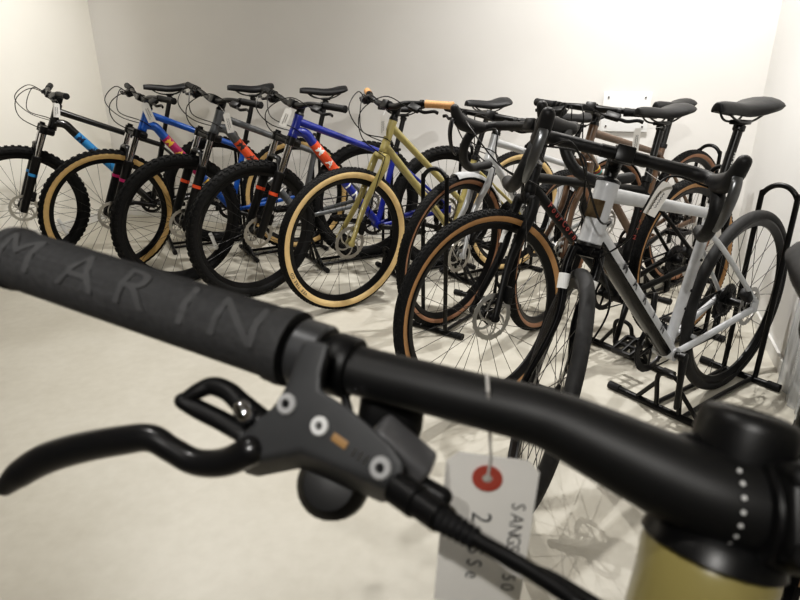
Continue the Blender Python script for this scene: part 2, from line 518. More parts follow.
        at = fh + a * (R + .03 - .0)
        bent([fh + a * lowtop + Y * .066, fh + a * (R + .022) + Y * .04 + n * .012, fh + a * (R + .030) + n * .018, fh + a * (R + .022) - Y * .04 + n * .012, fh + a * lowtop - Y * .066],
             [(.012, .018)] * 5, 5, 10, up=n, b=b)
        fk = obj('fork', b.mesh('fork', BLACK_SATIN), root, ST)
        for s in (1, -1):
            sb = MB(); sb.sweep([fh + Y * s * .065 + a * (lowtop - .005), legc + Y * s * .065], .0165, 14); obj('stanchion', sb.mesh('stanchion', CHROME), fk, label='chrome fork stanchion')
            sb = MB(); sb.lathe([(.0255, 0), (.027, .003), (.026, .012), (.018, .014)], fh + Y * s * .065 + a * (lowtop - .002), a, 14); obj('wiper_seal', sb.mesh('seal', RUBBER), fk)
            if 'fork_decal' in c:
                db = MB(); db.sweep([fh + Y * s * .065 + a * .205, fh + Y * s * .065 + a * .222], [(.0232, .025), (.024, .0256)], 14, up=n); obj('fork_decal', db.mesh('fork_decal', c['fork_decal']), fk, label='coloured fork decal')
        cb = MB(); cb.sweep([legc - Y * .065 + a * .02, legc - Y * .065 + a * .034], .015, 12); obj('lockout_knob', cb.mesh('knob', BLACK), fk)
    else:
        fp = c.get('fork_paint', paint); b = MB()
        b.lathe([(.019, -.02), (.024, -.006), (.023, .006)], crown, a, 16)
        hw2 = w / 2 + .020
        b.sweep([crown - Y * hw2 - a * .012, crown + Y * hw2 - a * .012], .0165, 12)
        for s in (1, -1):
            c0 = crown + Y * s * (hw2 - .004) - a * .01
            bent([c0, c0 - a * .06 + Y * s * .004 + n * .004, fh.lerp(c0, .5) + Y * s * .008 + n * -.004 * 0, fh + Y * s * axlat + a * .02, fh + Y * s * axlat - a * .012],
                 [(.014, .019), (.014, .019), (.012, .016), (.009, .012), (.009, .012)], 6, 12, up=n, b=b)
            b.sweep([fh + Y * s * (axlat - .012), fh + Y * s * (axlat + .010)], .013, 12)
        fk = obj('fork', b.mesh('fork', fp), root, ST)
        if 'fork_band' in c:
            for s in c.get('band_sides', (1, -1)):
                c0 = crown + Y * s * (hw2 - .004) - a * .01; q = c0 - a * .06 + Y * s * .004 + n * .004; e = fh.lerp(c0, .5) + Y * s * .008
                db = MB(); u0 = c.get('band_at', .1); db.sweep([q.lerp(e, u0), q.lerp(e, u0 + .30)], [(.0152, .0198), (.0145, .0190)], 14, up=n)
                obj('fork_decal', db.mesh('fork_decal', c['fork_band']), fk, label='white decal band on the fork leg')
    # brake calipers
    b = MB(); q = fh + Y * .052 + a * .085 - n * .03
    b.box(q, (.03, .034, .055), n, Y, None, bev=.007); b.box(q + Y * .012 - a * .02, (.022, .02, .022), n, Y, None, bev=.005)
    obj('brake_caliper', b.mesh('caliper', BLACK), root, ST)
    b = MB(); q = rh + Y * .050 + V((.055, 0, .055)); b.box(q, (.055, .034, .03), V((1, 0, .9)), Y, None, bev=.007)
    obj('brake_caliper', b.mesh('caliper', BLACK), root)
    # headset + spacers + stem
    b = MB(); b.lathe([(hr * .9, -.010), (hr * 1.06, -.007), (hr * 1.06, .0), (hr * .9, .002)], htb, a, 20)
    obj('headset_lower_cup', b.mesh('headset', BLACK_SATIN), root, ST); b = MB()
    b.lathe([(hr * .95, -.001), (hr * 1.05, .001), (hr * .98, .007), (.020, .012), (.017, .014)], htt, a, 20)
    obj('headset_upper_cup', b.mesh('headset', BLACK_SATIN), root, ST)
    if 'stem' not in skip:
        b = MB(); sc = g['stemc']; sp = p['spacer'] - .021
        if sp > .012: b.lathe([(.0175, .013), (.0175, sp)], htt, a, 18)
        b.lathe([(.017, -.021), (.0195, -.019), (.0195, .019), (.017, .021), (.017, .026), (.008, .028)], sc, a, 18)
        b.sweep([sc, g['bar'] - g['sdir'] * .012], [(.0175, .016), (.0165, .0165)], 14, up=(0, 0, 1))
        b.sweep([g['bar'] - Y * .023, g['bar'] + Y * .023], .0205, 18)
        b.box(g['bar'] + g['sdir'] * .016, (.014, .044, .040), g['sdir'], Y, None, bev=.004)
        obj('stem', b.mesh('stem', c.get('stem_mat', BLACK_SATIN)), root, ST)
        if c.get('silver_spacer'):
            b = MB(); b.lathe([(.018, .014), (.0185, .015), (.0185, .034), (.018, .035)], htt, a, 18); obj('headset_spacer', b.mesh('spacer', STEEL), root, ST)
    # ---- handlebar
    BX = Matrix.Translation(g['bar']) @ Matrix.Rotation(-c.get('bp', 0.), 4, 'Y')
    bar_ends = {}
    if 'bar' not in skip:
        if c['bar'] == 'flat':
            hw3 = c.get('bw', .74) / 2; rise = c.get('rise', .025); back = c.get('back', .045); b = MB()
            for s in (1, -1):
                pts = [(0, 0, 0), (0, s * .04, 0), (0, s * .075, rise * .12), (-.006, s * .14, rise * .75), (-back * .55, s * .25, rise * .95), (-back, s * hw3, rise)]
                bent(pts, [.0155, .0155, .014, .0118, .011, .011], 6, 14, up=(0, 0, 1), b=b)
            hb = obj('handlebar', b.mesh('handlebar', BLACK_SATIN), root, ST @ BX)
            gm = c.get('grip', RUBBER)
            for s in (1, -1):
                e0 = V((-back, s * hw3, rise)); e1 = V((-back * .55, s * .25, rise * .95)); dv = (e1 - e0).normalized()
                gb = MB(); gl = .13
                prof = [(.0135, -.002), (.0175, 0), (.0172, .01)] + [(.0165 if k % 2 else .0157, .016 + k * .006) for k in range(16)] + [(.0175, gl - .012), (.0175, gl - .002), (.0125, gl)]
                gb.lathe(prof, e0, dv, 16); obj('grip', gb.mesh('grip', gm), hb)
                q = e0 + dv * (gl + .018)
                lb = MB(); fw = V((.8, 0, -.55)).normalized(); lat = -dv
                lb.lathe([(.013, -.008), (.0165, -.007), (.0165, .007), (.013, .008)], q, dv, 14)
                lb.box(q + fw * .030 + dv * .012, (.034, .062, .022), fw, dv, None, bev=.006)
                obj('brake_clamp', lb.mesh('brake_clamp', BLACK), hb)
                lv = MB()
                o_ = q + fw * .042
                bent([o_ + dv * .015, o_ - dv * .02 + fw * .004, o_ - dv * .055 + fw * .014, o_ - dv * .09 + fw * .004, o_ - dv * .115 + fw * .012],
                     [(.006, .008), (.0055, .0075), (.005, .0075), (.005, .007), (.0055, .008)], 5, 10, up=V((0, 0, 1)), b=lv)
                obj('brake_lever', lv.mesh('brake_lever', c.get('lever', BLACK)), hb)
                sh = MB(); q2 = e0 + dv * (gl + .045)
                if s < 0 or c.get('two_shift'):
                    sh.lathe([(.013, -.006), (.016, -.005), (.016, .005), (.013, .006)], q2, dv, 14)
                    sh.box(q2 + V((.010, 0, -.026)), (.046, .042, .024), V((1, 0, -.3)), dv, None, bev=.008)
                    sh.box(q2 + V((-.016, 0, -.034)) - dv * .02, (.018, .042, .007), V((1, 0, -.2)), dv, None, bev=.003)
                    obj('shifter', sh.mesh('shifter', BLACK), hb)
                bar_ends[s] = (q + fw * .03 + dv * .045)
        else:
            fl = c.get('flare', .25); ex = c.get('drop_x', -.03); dz = c.get('drop_z', -.135); b = MB()
            zc = dz / -.135
            for s in (1, -1):
                def yy(t): return s * (.207 + (fl - .207) * t)
                pts = [(0, 0, 0), (0, s * .06, 0), (0, s * .13, 0), (.001, s * .17, 0), (.02, s * .197, 0), (.055, s * .207, -.004), (.085, yy(.12), -.022), (.098, yy(.3), -.058 * zc), (.084, yy(.5), -.10 * zc),
                       (.045, yy(.7), -.127 * zc), (.0, yy(.9), dz), (ex, s * fl, dz - .002)]
                bent(pts, [.0155, .0145, .0158, .0158, .0158, .0160, .0160, .0160, .0160, .0160, .0160, .0158], 5, 14, up=(0, 0, 1), b=b, rnd=True)
            hb = obj('handlebar', b.mesh('handlebar', TAPE), root, ST @ BX)
            for s in (1, -1):
                h = MB(); yb = s * .206
                bent([(.040, yb, -.002), (.075, yb, .004), (.105, yb, .014), (.13, yb, .026), (.147, yb, .048), (.155, yb, .072)],
                     [(.019, .019), (.019, .024), (.018, .025), (.0175, .025), (.018, .021), (.016, .015)], 5, 14, up=(0, 0, 1), b=h, rnd=True)
                obj('brake_hood', h.mesh('brake_hood', HOOD), hb)
                lv = MB()
                bent([(.146, yb, .050), (.168, yb, .034), (.178, yb * 1.01, .004), (.178, yb * 1.02, -.030), (.170, yb * 1.03, -.062), (.160, yb * 1.03, -.078)],
                     [(.009, .008), (.012, .006), (.012, .005), (.011, .0045), (.0085, .004), (.006, .004)], 5, 10, up=(1, 0, .3), b=lv, rnd=True)
                obj('brake_lever', lv.mesh('brake_lever', LEVER_GREY if c.get('grey_lever') else GUNMETAL), hb, label='curved brake lever blade')
                bar_ends[s] = V((.10, yb * .97, .0))
            b = MB(); b.sweep([(0, -.055, 0), (0, .055, 0)], .0162, 16)
            obj('bar_clamp_zone', b.mesh('clampzone', BLACK_SATIN), hb)
        # cables from the levers
        inv = BX
        for s in (1, -1):
            e = inv @ bar_ends[s]
            b = MB()
            if c['bar'] == 'flat':
                mid = g['bar'] + n * .16 + Y * s * .05 - a * .02
                end = (g['htb'] + n * .03 - a * .02 + Y * .07) if s > 0 else (htb.lerp(htt, .3) - n * .04 - Y * .028)
                b.sweep(spline([e, e + n * .09 + V((0, -s * .06, .01)), mid - a * .06, (mid + end) / 2 + n * (.05 if s > 0 else .03) - a * .06, end], 7), .0026, 6)
            else:
                mid = g['bar'] + n * .06 + Y * s * .10 - a * .06
                end = (htb + n * .035 - a * .03 + Y * .03) if s > 0 else (htb.lerp(htt, .35) - n * .03 - Y * .024)
                b.sweep(spline([e + V((-.04, 0, -.012)), mid + a * .03, mid - a * .05 - Y * s * .03, (mid + end) / 2 + n * .03 - a * .03, end], 7), .0026, 6)
            obj('cable', b.mesh('cable', CABLE), root, ST)
            if s < 0:
                b = MB()
                f0 = e + V((0, .02, 0)); b.sweep(spline([f0, f0 + n * .07 + V((0, .05, .0)), g['htb'] + n * .14 + a * .06 - Y * .02, htb.lerp(htt, .4) + n * .03 + Y * .03, htb.lerp(htt, .25) - n * .05 + Y * .026], 7), .0026, 6)
                obj('cable', b.mesh('cable', CABLE), root, ST)
        b = MB(); q0 = (g['htb'] + n * .03 - a * .02 + Y * .07) if c['bar'] == 'flat' else (htb + n * .035 - a * .03 + Y * .03)
        b.sweep(spline([q0, fh + a * .26 + Y * .09 - n * .01, fh + a * .14 + Y * .075 - n * .03, fh + a * .09 + Y * .06 - n * .03], 6), .0026, 6)
        obj('cable', b.mesh('cable', CABLE), root, ST)
    # ---- wheels
    build_wheel(root, 'front_wheel', ST @ Matrix.Translation(fh), R, w, c.get('wall'), c['tread'], False, c.get('rot', .1), c.get('reflector'), lettering=c.get('tyre_text'))
    build_wheel(root, 'rear_wheel', Matrix.Translation(rh), R, w, c.get('wall'), c['tread'], True, .2 + c.get('rot', 0))
    # ---- drivetrain
    cy = -.050; cr = c.get('ring', .066)
    ca = radians(c.get('crank', 20))
    def arm(s, ang):
        d = V((cos(ang), 0, sin(ang))); o0 = bb + Y * s * .062
        return o0, o0 + d * .17 + Y * s * .012
    b = MB()
    for s, an in ((1, ca), (-1, ca + pi)):
        o0, o1 = arm(s, an)
        b.sweep([o0 - (o1 - o0).normalized() * .012, o0, o0.lerp(o1, .5), o1, o1 + (o1 - o0).normalized() * .008], [(.010, .012), (.013, .017), (.009, .013), (.009, .013), (.007, .009)], 10, up=V((0, 1, 0)).cross(o1 - o0))
        b.lathe([(.014, -.012), (.017, -.010), (.017, .008), (.012, .010)], o0, Y, 16)
    b.sweep([bb - Y * .06, bb + Y * .06], .012, 12)
    ck = obj('crankset', b.mesh('crankset', c.get('crank_mat', BLACK_SATIN)), root)
    b = MB(); b.lathe([(cr * .78, -.0022), (cr, -.0022), (cr, .0022), (cr * .78, .0022)], bb + Y * cy, Y, 40, closed=True)
    nt_ = 34
    for k in range(nt_):
        t = 2 * pi * k / nt_; b.box(bb + Y * cy + V((cos(t), 0, sin(t))) * (cr + .002), (.008, .0025, .006), (cos(t), 0, sin(t)), (0, 1, 0))
    for k in range(5):
        t = ca + 2 * pi * k / 5; d = V((cos(t), 0, sin(t)))
        b.sweep([bb + Y * cy + d * .012, bb + Y * cy + d * cr * .82], [(.008, .003), (.005, .003)], 8, up=Y)
    obj('chainring', b.mesh('chainring', c.get('ring_mat', GUNMETAL)), ck)
    if c.get('pedals', True):
        for s, an in ((1, ca), (-1, ca + pi)):
            o0, o1 = arm(s, an); obj('pedal', pedal_mesh(), ck, Matrix.Translation(o1 + Y * s * .062) @ Matrix.Rotation(radians(c.get('pedal_tilt', 0)), 4, 'Y'))
    # chain
    cog = .036; yc = cy; top = []; b = MB()
    dvec = (bb - rh); pts = []
    for k in range(9):
        t = radians(-90 + 180 * k / 8); pts.append(bb + V((cos(t), 0, sin(t))) * (cr + .003) + Y * yc)
    for k in range(6):
        t = radians(90 + 110 * k / 5); pts.append(rh + V((cos(t), 0, sin(t))) * (cog + .003) + Y * yc)
    j1 = rh + V((.018, yc, -.075)); j2 = rh + V((.010, yc, -.135))
    pts += [j1 + V((.012, 0, .008)), j1 + V((.016, 0, -.004)), j2 + V((-.013, 0, .0)), j2 + V((0, 0, -.013))]
    b.sweep(pts, [(.0028, .0042)] * len(pts), 6, up=(0, 0, 1), closed=True)
    obj('chain', b.mesh('chain', c.get('chain_mat', GUNMETAL)), root)
    b = MB()
    b.box(rh + V((.004, -.068, -.04)), (.026, .016, .055), V((1, 0, .2)), Y, None, bev=.006)
    b.box((j1 + j2) / 2 + V((0, .006, 0)), (.022, .003, .085), V((1, 0, .05)), Y, None, bev=.001)
    b.box((j1 + j2) / 2 + V((0, -.007, 0)), (.022, .003, .085), V((1, 0, .05)), Y, None, bev=.001)
    for j in (j1, j2):
        b.lathe([(.003, -.003), (.0125, -.003), (.0125, .003), (.003, .003)], j, Y, 12, closed=True)
    b.sweep([rh + V((.0, -.06, -.02)), j1 + V((0, -.012, 0))], .009, 10)
    obj('rear_derailleur', b.mesh('rear_derailleur', BLACK_SATIN), root)
    # ---- extras
    if c.get('fender'):
        for wheel, hubp, M_, a0, a1 in (('front', fh, ST, 84, 150), ('rear', rh, Matrix.Identity(4), 35, 190)):
            b = MB(); loops = []; rf = R + .014; N = 20
            for k in range(N + 1):
                t = radians(a0 + (a1 - a0) * k / N); lp = []
                for q in range(9):
                    ph = -1.2 + 2.4 * q / 8; lp.append(hubp + V((cos(t), 0, sin(t))) * (rf - .03 + .03 * cos(ph)) + Y * (.029 * sin(ph)))
                for q in range(8, -1, -1):
                    ph = -1.2 + 2.4 * q / 8; lp.append(hubp + V((cos(t), 0, sin(t))) * (rf - .032 + .03 * cos(ph)) + Y * (.027 * sin(ph)))
                loops.append(lp)
            b.loft(loops); obj('fender', b.mesh('fender', c['fender']), root, M_, label='silver metal mudguard')
    return root, g, ST

# ------------------------------------------------------------------ bike table
MTB = dict(R=.366, wb=1.13, ha=67.5, a2c=.50, off=.046, ht=.115, cs=.435, drop=.05, sa=73.5, st=.43, sh=.97, stem=.05, spacer=.03)
def md(base, **k): d = dict(base); d.update(k); return d
def pm(name, col, rough=.3, **k): return mat(name, col, rough, var=.05, coat=k.pop('coat', .35), **k)
M5 = [.17, .30, .43, .55, .66]
LW = mat('letter_white', (.8, .8, .78), .5); LBK = mat('letter_dark', (.03, .03, .035), .5); LYE = mat('letter_yellow', (.85, .55, .06), .5)
LRED = mat('letter_red', (.38, .07, .06), .5); LNAVY = mat('letter_navy', (.01, .02, .06), .5)
ORG = mat('decal_orange', (.72, .09, .03), .4); BLU = mat('decal_blue', (.03, .23, .52), .4); MAG = mat('decal_magenta', (.42, .02, .12), .4)
common = dict(susp=True, hydro=True, bar='flat', tw=.057, tread='knob', dtr=.0235)
TAGS = []
b1 = build_bike('mtb', 'mountain_bike', 'black hardtail mountain bike with bright blue down tube decal, leftmost of the row', 'bicycle', -2.290, 3.623, 205.6, -.1, 8.9,
    md(MTB, wb=1.161, sh=1.022, ht=.136, R=.362, spacer=.04), dict(common, paint=pm('frame_black', (.006, .006, .0065)), band=(.12, .58, BLU), letters=(LETTERS, M5, .055, [LNAVY, LNAVY, LNAVY, LW, LW]),
    fork_decal=BLU, reflector=radians(25), crank=15, rot=.05), group=None)
b2 = build_bike('mtb', 'mountain_bike', 'bright blue mountain bike with magenta decal and tan sidewall tyres', 'bicycle', -1.670, 3.418, 208.6, -.6, 12.0,
    md(MTB, wb=1.126, sh=1.02, ht=.13, R=.363, spacer=.035), dict(common, paint=pm('frame_blue', (.012, .09, .40)), band=(.12, .55, MAG), letters=(LETTERS, M5, .055, [LYE, LYE, LYE, LYE, LYE]),
    wall=TAN, fork_decal=MAG, crank=200, rot=.31))
b3 = build_bike('mtb', 'mountain_bike', 'dark grey mountain bike with orange decal and black knobbly tyres', 'bicycle', -1.204, 3.219, 207.3, .4, 18.9,
    md(MTB, wb=1.123, sh=1.008, ht=.127, R=.3626, spacer=.035), dict(common, paint=pm('frame_grey', (.085, .09, .095), .4), band=(.12, .5, ORG), letters=(LETTERS, M5, .055, [LBK, LBK, LBK, LW, LW]),
    fork_decal=ORG, reflector=radians(24), crank=30, rot=.2, lever=GUNMETAL))
b4 = build_bike('mtb', 'mountain_bike', 'dark navy blue mountain bike with orange decal and white letters', 'bicycle', -.753, 3.024, 206.8, .2, 15.6,
    md(MTB, wb=1.134, sh=.93, ht=.118, R=.3585, spacer=.032), dict(common, paint=pm('frame_navy', (.012, .022, .22)), band=(.10, .42, ORG), letters=(LETTERS, M5, .055, [LW] * 5),
    fork_decal=ORG, reflector=radians(25), crank=190, rot=.4, lever=GUNMETAL))
OLIVE = pm('frame_olive', (.32, .27, .10), .35)
b5 = build_bike('city', 'city_bike', 'olive step-through city bike with cork grips and cream sidewall tyres', 'bicycle', -.275, 2.848, 213.3, -2.9, 2.7,
    dict(R=.3533, wb=1.10, ha=69, a2c=.45, off=.05, ht=.155, cs=.44, drop=.06, sa=73, st=.42, sh=.955, stem=.06, spacer=.045),
    dict(paint=OLIVE, bar='flat', tw=.056, tread='small', wall=mat('cream_sidewall', (.72, .52, .25), .6), bw=.68, rise=.03, back=.11, grip=CORK, tt_low=.42, dtr=.019, ttr=.017, htr=.021,
         tyre_text=('VEE TIRE CO', radians(-44), .021), crank=200, rot=.1))
SILV = pm('frame_silver', (.50, .51, .52), .3, metal=.2)
b6 = build_bike('gravel', 'city_bike', 'silver bike with silver mudguards and brown sidewall tyres, behind the black bike', 'bicycle', .230, 2.636, 214, -1.2, 12.,
    dict(R=.352, wb=1.04, ha=71, a2c=.42, off=.05, ht=.125, cs=.435, drop=.07, sa=73.5, st=.46, sh=.90, stem=.07, spacer=.055),
    dict(paint=SILV, bar='flat', bw=.56, rise=.0, back=.03, tw=.044, tread='small', wall=BROWN_WALL, fender=SILV, dtr=.017, ttr=.0155, htr=.02, crank=20, rot=.15, letters=('FOUR', [.3, .38, .46, .54], .03, [LBK] * 4)))
b7 = build_bike('gravel', 'gravel_bike', 'black drop-bar touring bike with red frame lettering and orange-tan sidewall tyres', 'bicycle', .295, 1.865, 212.6, 3.0, -1.6,
    dict(R=.352, wb=1.11, ha=71, a2c=.42, off=.05, ht=.085, cs=.44, drop=.072, sa=73.5, st=.47, sh=.965, stem=.062, spacer=.115),
    dict(paint=pm('frame_black2', (.006, .006, .0065), .5, coat=0., spec=.3), bar='drop', flare=.325, drop_x=-.075, drop_z=-.15, bp=-.06, tw=.045, tread='small', wall=ORANGE_WALL, dtr=.0175, ttr=.0155, htr=.02, silver_spacer=True,
         fork_band=LW, band_sides=(-1,), band_at=.42, letters=('FourCorners', [.16 + .038 * k for k in range(11)], .030, [LRED] * 11), st_letters=('MARIN', LRED, .024), crank=-65, rot=.25, pedal_tilt=20, saddle_w=.075))
BRN = pm('frame_brown', (.10, .055, .03), .35)
b8 = build_bike('gravel', 'hybrid_bike', 'brown flat-bar bike with striped down tube, between black and silver bikes', 'bicycle', .671, 2.579, 216.3, 1.1, 14.1,
    dict(R=.3636, wb=1.096, ha=70.5, a2c=.43, off=.05, ht=.146, cs=.435, drop=.07, sa=73.5, st=.50, sh=.952, stem=.08, spacer=.044),
    dict(paint=BRN, bar='flat', bw=.545, rise=.0, back=.02, tw=.045, tread='small', wall=BROWN_WALL, dtr=.0195, ttr=.017, htr=.021, stripes=[LYE, LRED, mat('stripe_teal', (.04, .3, .28), .5)], crank=160, rot=.1))
b9 = build_bike('gravel', 'gravel_bike', 'silver grey drop-bar bike with black down tube and black tyres, nearest of the row', 'bicycle', .351, 1.406, 215.2, .1, 44.8,
    dict(R=.3356, wb=1.054, ha=71.5, a2c=.395, off=.047, ht=.16, cs=.43, drop=.072, sa=73.5, st=.50, sh=1.004, stem=.09, spacer=.05),
    dict(paint=pm('frame_silver_grey', (.50, .51, .525), .33), fork_paint=BLACK_GLOSS, bar='drop', flare=.245, tw=.036, tread='slick', dtr=.029, ttr=.0185, htr=.030, under=BLACK_GLOSS, fork_band=LW,
         letters=(LETTERS, [.26, .39, .52, .65, .78], .038, [LBK] * 5), letter_phi=.34, badge=mat('badge_bronze', (.27, .21, .14), .28, .9, var=.3, scale=60), bosses=True, crank=-86, pedals=False, ring=.088, grey_lever=True, post_text='MARIN', saddle_w=.076, rot=.15, ss_at=.80))
BIKES = [b1, b2, b3, b4, b5, b6, b7, b8, b9]

# ------------------------------------------------------------------ bike stands
RX = -.135          # the rear foot sits just behind the tyre
def stand_parts(half):
    hoop = MB(); hx, hz, hw = -.15, .745, .060
    pts = [(RX, hw, .014), (-.14, hw, .12), (hx, hw, hz - .075)]
    for k in range(1, 8):
        t = pi * k / 8; pts.append((hx, hw * cos(t), hz - .06 + .06 * sin(t)))
    pts += [(hx, -hw, hz - .075), (-.14, -hw, .12), (RX, -hw, .014)]
    hoop.sweep(spline(pts, 4), .0095, 10, up=(0, 1, 0))
    low = MB(); pts = [(.35, .042, .02), (.362, .042, .08), (.372, .042, .125)]
    for k in range(1, 6):
        t = pi * k / 6; pts.append((.375, .042 * cos(t), .135 + .03 * sin(t)))
    pts += [(.372, -.042, .125), (.362, -.042, .08), (.35, -.042, .02)]
    low.sweep(spline(pts, 4), .0085, 10, up=(0, 1, 0))
    def foot(x, h):
        b = MB(); b.sweep([(x, -h, .0135), (x, h, .0135)], .0125, 14); return b.mesh('foot_bar', STAND)
    rails = []
    for s in (1, -1):
        b = MB(); b.sweep(spline([(.35, s * .055, .016), (.1, s * .050, .016), (RX, s * .052, .016)], 4), .009, 10); rails.append(b.mesh('rail', STAND))
    braces = []
    for s in (1, -1):
        b = MB(); b.sweep([(.35, s * .12, .018), (.368, s * .045, .115)], .008, 10); braces.append(b.mesh('brace', STAND))
    cap = MB(); cap.sweep([(0, -.022, 0), (0, .022, 0)], .0150, 14)
    return dict(hoop=hoop.mesh('hoop', STAND), low=low.mesh('hoop', STAND), f1=foot(.35, half), f2=foot(RX, .13), rails=rails, braces=braces, cap=cap.mesh('cap', RUBBER), half=half)
SPW, SPN = stand_parts(.215), stand_parts(.17)
STAND_LABELS = ['black bike stand holding rear wheel of the leftmost black mountain bike', 'black bike stand holding rear wheel of the bright blue mountain bike',
    'black bike stand holding rear wheel of the dark grey mountain bike', 'black bike stand holding rear wheel of the navy mountain bike', 'black bike stand holding rear wheel of the olive city bike',
    'black hoop stand holding front wheel of the silver mudguard bike', 'black bike stand under rear wheel of the black touring bike', 'black bike stand under rear wheel of the brown bike', 'black floor stand holding rear wheel of the nearest silver grey bike']
for i, (root, g, ST) in enumerate(BIKES):
    Mw = root.matrix_basis; yaw = Mw.to_euler().z
    if i == 5: pos = Mw @ V((g['fh'].x - .01, 0, 0)); yaw = yaw + radians(19 + 180)
    else: pos = Mw @ V((g['rh'].x, 0, 0))
    pos.z = 0
    st = thing('bike_stand', STAND_LABELS[i], 'bike stand', Matrix.Translation(pos) @ Matrix.Rotation(yaw, 4, 'Z'), group='bike floor stands')
    SP = SPW if i in (6, 8) else SPN
    obj('hoop', SP['hoop'], st); obj('hoop', SP['low'], st)
    for q in (0, 1): obj('rail', SP['rails'][q], st); obj('brace', SP['braces'][q], st)
    for k, x, h in (('f1', .35, SP['half']), ('f2', RX, .13)):
        f = obj('foot_bar', SP[k], st)
        for sg in (1, -1): obj('rubber_cap', SP['cap'], f, Matrix.Translation((x, sg * h, .0150)))

# ------------------------------------------------------------------ price tags on the bikes
def tag_mesh(w, h, t=.0006, cut=.2):
    b = MB(); c = w * cut
    poly = [(-w / 2, 0, -c), (-w / 2 + c, 0, 0), (w / 2 - c, 0, 0), (w / 2, 0, -c), (w / 2, 0, -h), (-w / 2, 0, -h)]
    b.prism([V(q) for q in poly], V((0, t, 0))); return b
def price_tag(top, w, h, label, hang, rotz=0., tilt=0., group='price tags on the bikes'):
    """top: world point of the tag's top edge centre; hang: world point the string is tied to"""
    M = Matrix.Translation(top) @ Matrix.Rotation(rotz, 4, 'Z') @ Matrix.Rotation(tilt, 4, 'Y')
    o = obj('price_tag', tag_mesh(w, h).mesh('price_tag', PAPER), None, M, label=label, category='price tag', group=group)
    inv = M.inverted(); b = MB(); b.sweep([V((0, 0, -h * .08)), inv @ V(hang)], .0007, 5); obj('string', b.mesh('string', WHITE), o)
    b = MB()
    for k in range(2):
        x = -w * .12 + k * w * .26; n = 12; z0, z1 = -h * .28, -h * (.85 - .1 * k)
        b.sweep([V((x + (w * .05 if q % 2 else -w * .05), -.0006, z0 + (z1 - z0) * q / n)) for q in range(n + 1)], .0009, 4)
    obj('handwriting', b.mesh('handwriting', INK), o)
    return o
def bikept(i, key, off=(0, 0, 0), st=True):
    root, g, ST = BIKES[i]; q = g[key] + V(off); q = ST @ q if st else q
    return root.matrix_basis @ q
def tag_at(i, u, v, w, h, label, key='bar', dd=0., rotz=0., tilt=0.):
    hang = bikept(i, key)
    d = (hang - V((0, 0, CAM_H))).dot(V((0, cos(PITCH), -sin(PITCH)))) - .06 - dd
    price_tag(P(u, v, d), w, h, label, hang, rotz, tilt)
tag_at(0, 56, 103, .036, .08, 'white price tag hanging below the bars of the leftmost black mountain bike', dd=.0, rotz=.4, tilt=.12)
tag_at(1, 144, 103, .042, .105, 'white price tag hanging from the bars of the bright blue mountain bike', rotz=.2, tilt=-.28)
tag_at(2, 226, 113, .034, .10, 'white price tag hanging from the bars of the dark grey mountain bike', rotz=.2, tilt=-.15)
tag_at(3, 289, 109, .036, .09, 'white price tag hanging from the bars of the navy mountain bike', rotz=0, tilt=.45)
tag_at(4, 383, 115, .031, .092, 'white price tag hanging from the bars of the olive city bike', rotz=-.2, tilt=.03)
tag_at(6, 638, 128, .028, .09, 'cream price tag hanging under the saddle of the black touring bike', key='clamp', dd=-.02, rotz=.2)
tag_at(8, 668, 183, .034, .085, 'cream price tag hanging from the cables of the nearest silver grey bike', dd=-.06, rotz=-.1, tilt=.42)

# ------------------------------------------------------------------ foreground bike
FY = 229.; FSTEER = 15.
fgp = md(MTB, R=.345, wb=1.12, cs=.50, ha=66, ht=.12, st=.42, sh=.915, a2c=.515, spacer=.03)
fg_g = geo(fgp)
CAP = P(744, 440, .226)                     # centre of the stem cap seen just behind the bar
fa = Matrix.Rotation(radians(FY), 4, 'Z') @ fg_g['a']
HT = CAP - fa * .0465                        # top of the head tube
loc_h = Matrix.Rotation(radians(FY), 4, 'Z') @ fg_g['htt']
dz = HT.z - fg_g['htt'].z
fgp['ht'] += dz / sin(radians(66)); fg_g = geo(fgp); loc_h = Matrix.Rotation(radians(FY), 4, 'Z') @ fg_g['htt']
fx, fy = HT.x - loc_h.x, HT.y - loc_h.y
FG, fgg, FST = build_bike('mtb', 'mountain_bike', 'olive green mountain bike in the close foreground, its black handlebar filling the frame', 'bicycle', fx, fy, FY, 0, FSTEER, fgp,
    dict(susp=True, hydro=True, bar='flat', tw=.057, tread='knob', dtr=.024, ttr=.019, htr=.0245, paint=OLIVE, wall=ORANGE_WALL, crank=20, band=(.3, .5, OLIVE)), skip=('bar', 'stem'))
INV = FG.matrix_basis.inverted()
def fobj(name, b, m, parent=FG, sharp=42, **t):
    b.v = [tuple(INV @ V(q)) for q in b.v]
    return obj(name, b.mesh(name, m, sharp), parent, **t)
def dbar(u): return 1 / (2.90 + .0024 * min(u, 735)) - max(0, u - 735) * .00003
G_RUB = mat('grip_rubber', (.040, .040, .041), .7, var=.15, scale=300, bump=.1, spec=.3)
BARM = mat('bar_satin_black', (.012, .012, .0123), .5, .0, spec=.4, var=.12, scale=60)
FGDARK = mat('brake_body', (.045, .046, .048), .5, spec=.4, var=.1)
LEVBLK = mat('lever_black', (.010, .010, .011), .30, spec=.6, coat=.25, var=.1)
pts_px = [(15, 258), (100, 285), (200, 318), (285, 346), (350, 368), (420, 386), (480, 401), (545, 418), (600, 443), (660, 472), (718, 497), (770, 511), (805, 517), (835, 521)]
bar_pts = [P(u, v, dbar(u)) for u, v in pts_px]
CB = bar_pts[-2]; axd = (bar_pts[-1] - bar_pts[-3]).normalized()
def mirror(q): return q - axd * 2 * (q - CB).dot(axd)
rads = [.0111] * 6 + [.0112, .0118, .0140, .0157, .0160, .0160, .0160]
hp = bar_pts[:-1]
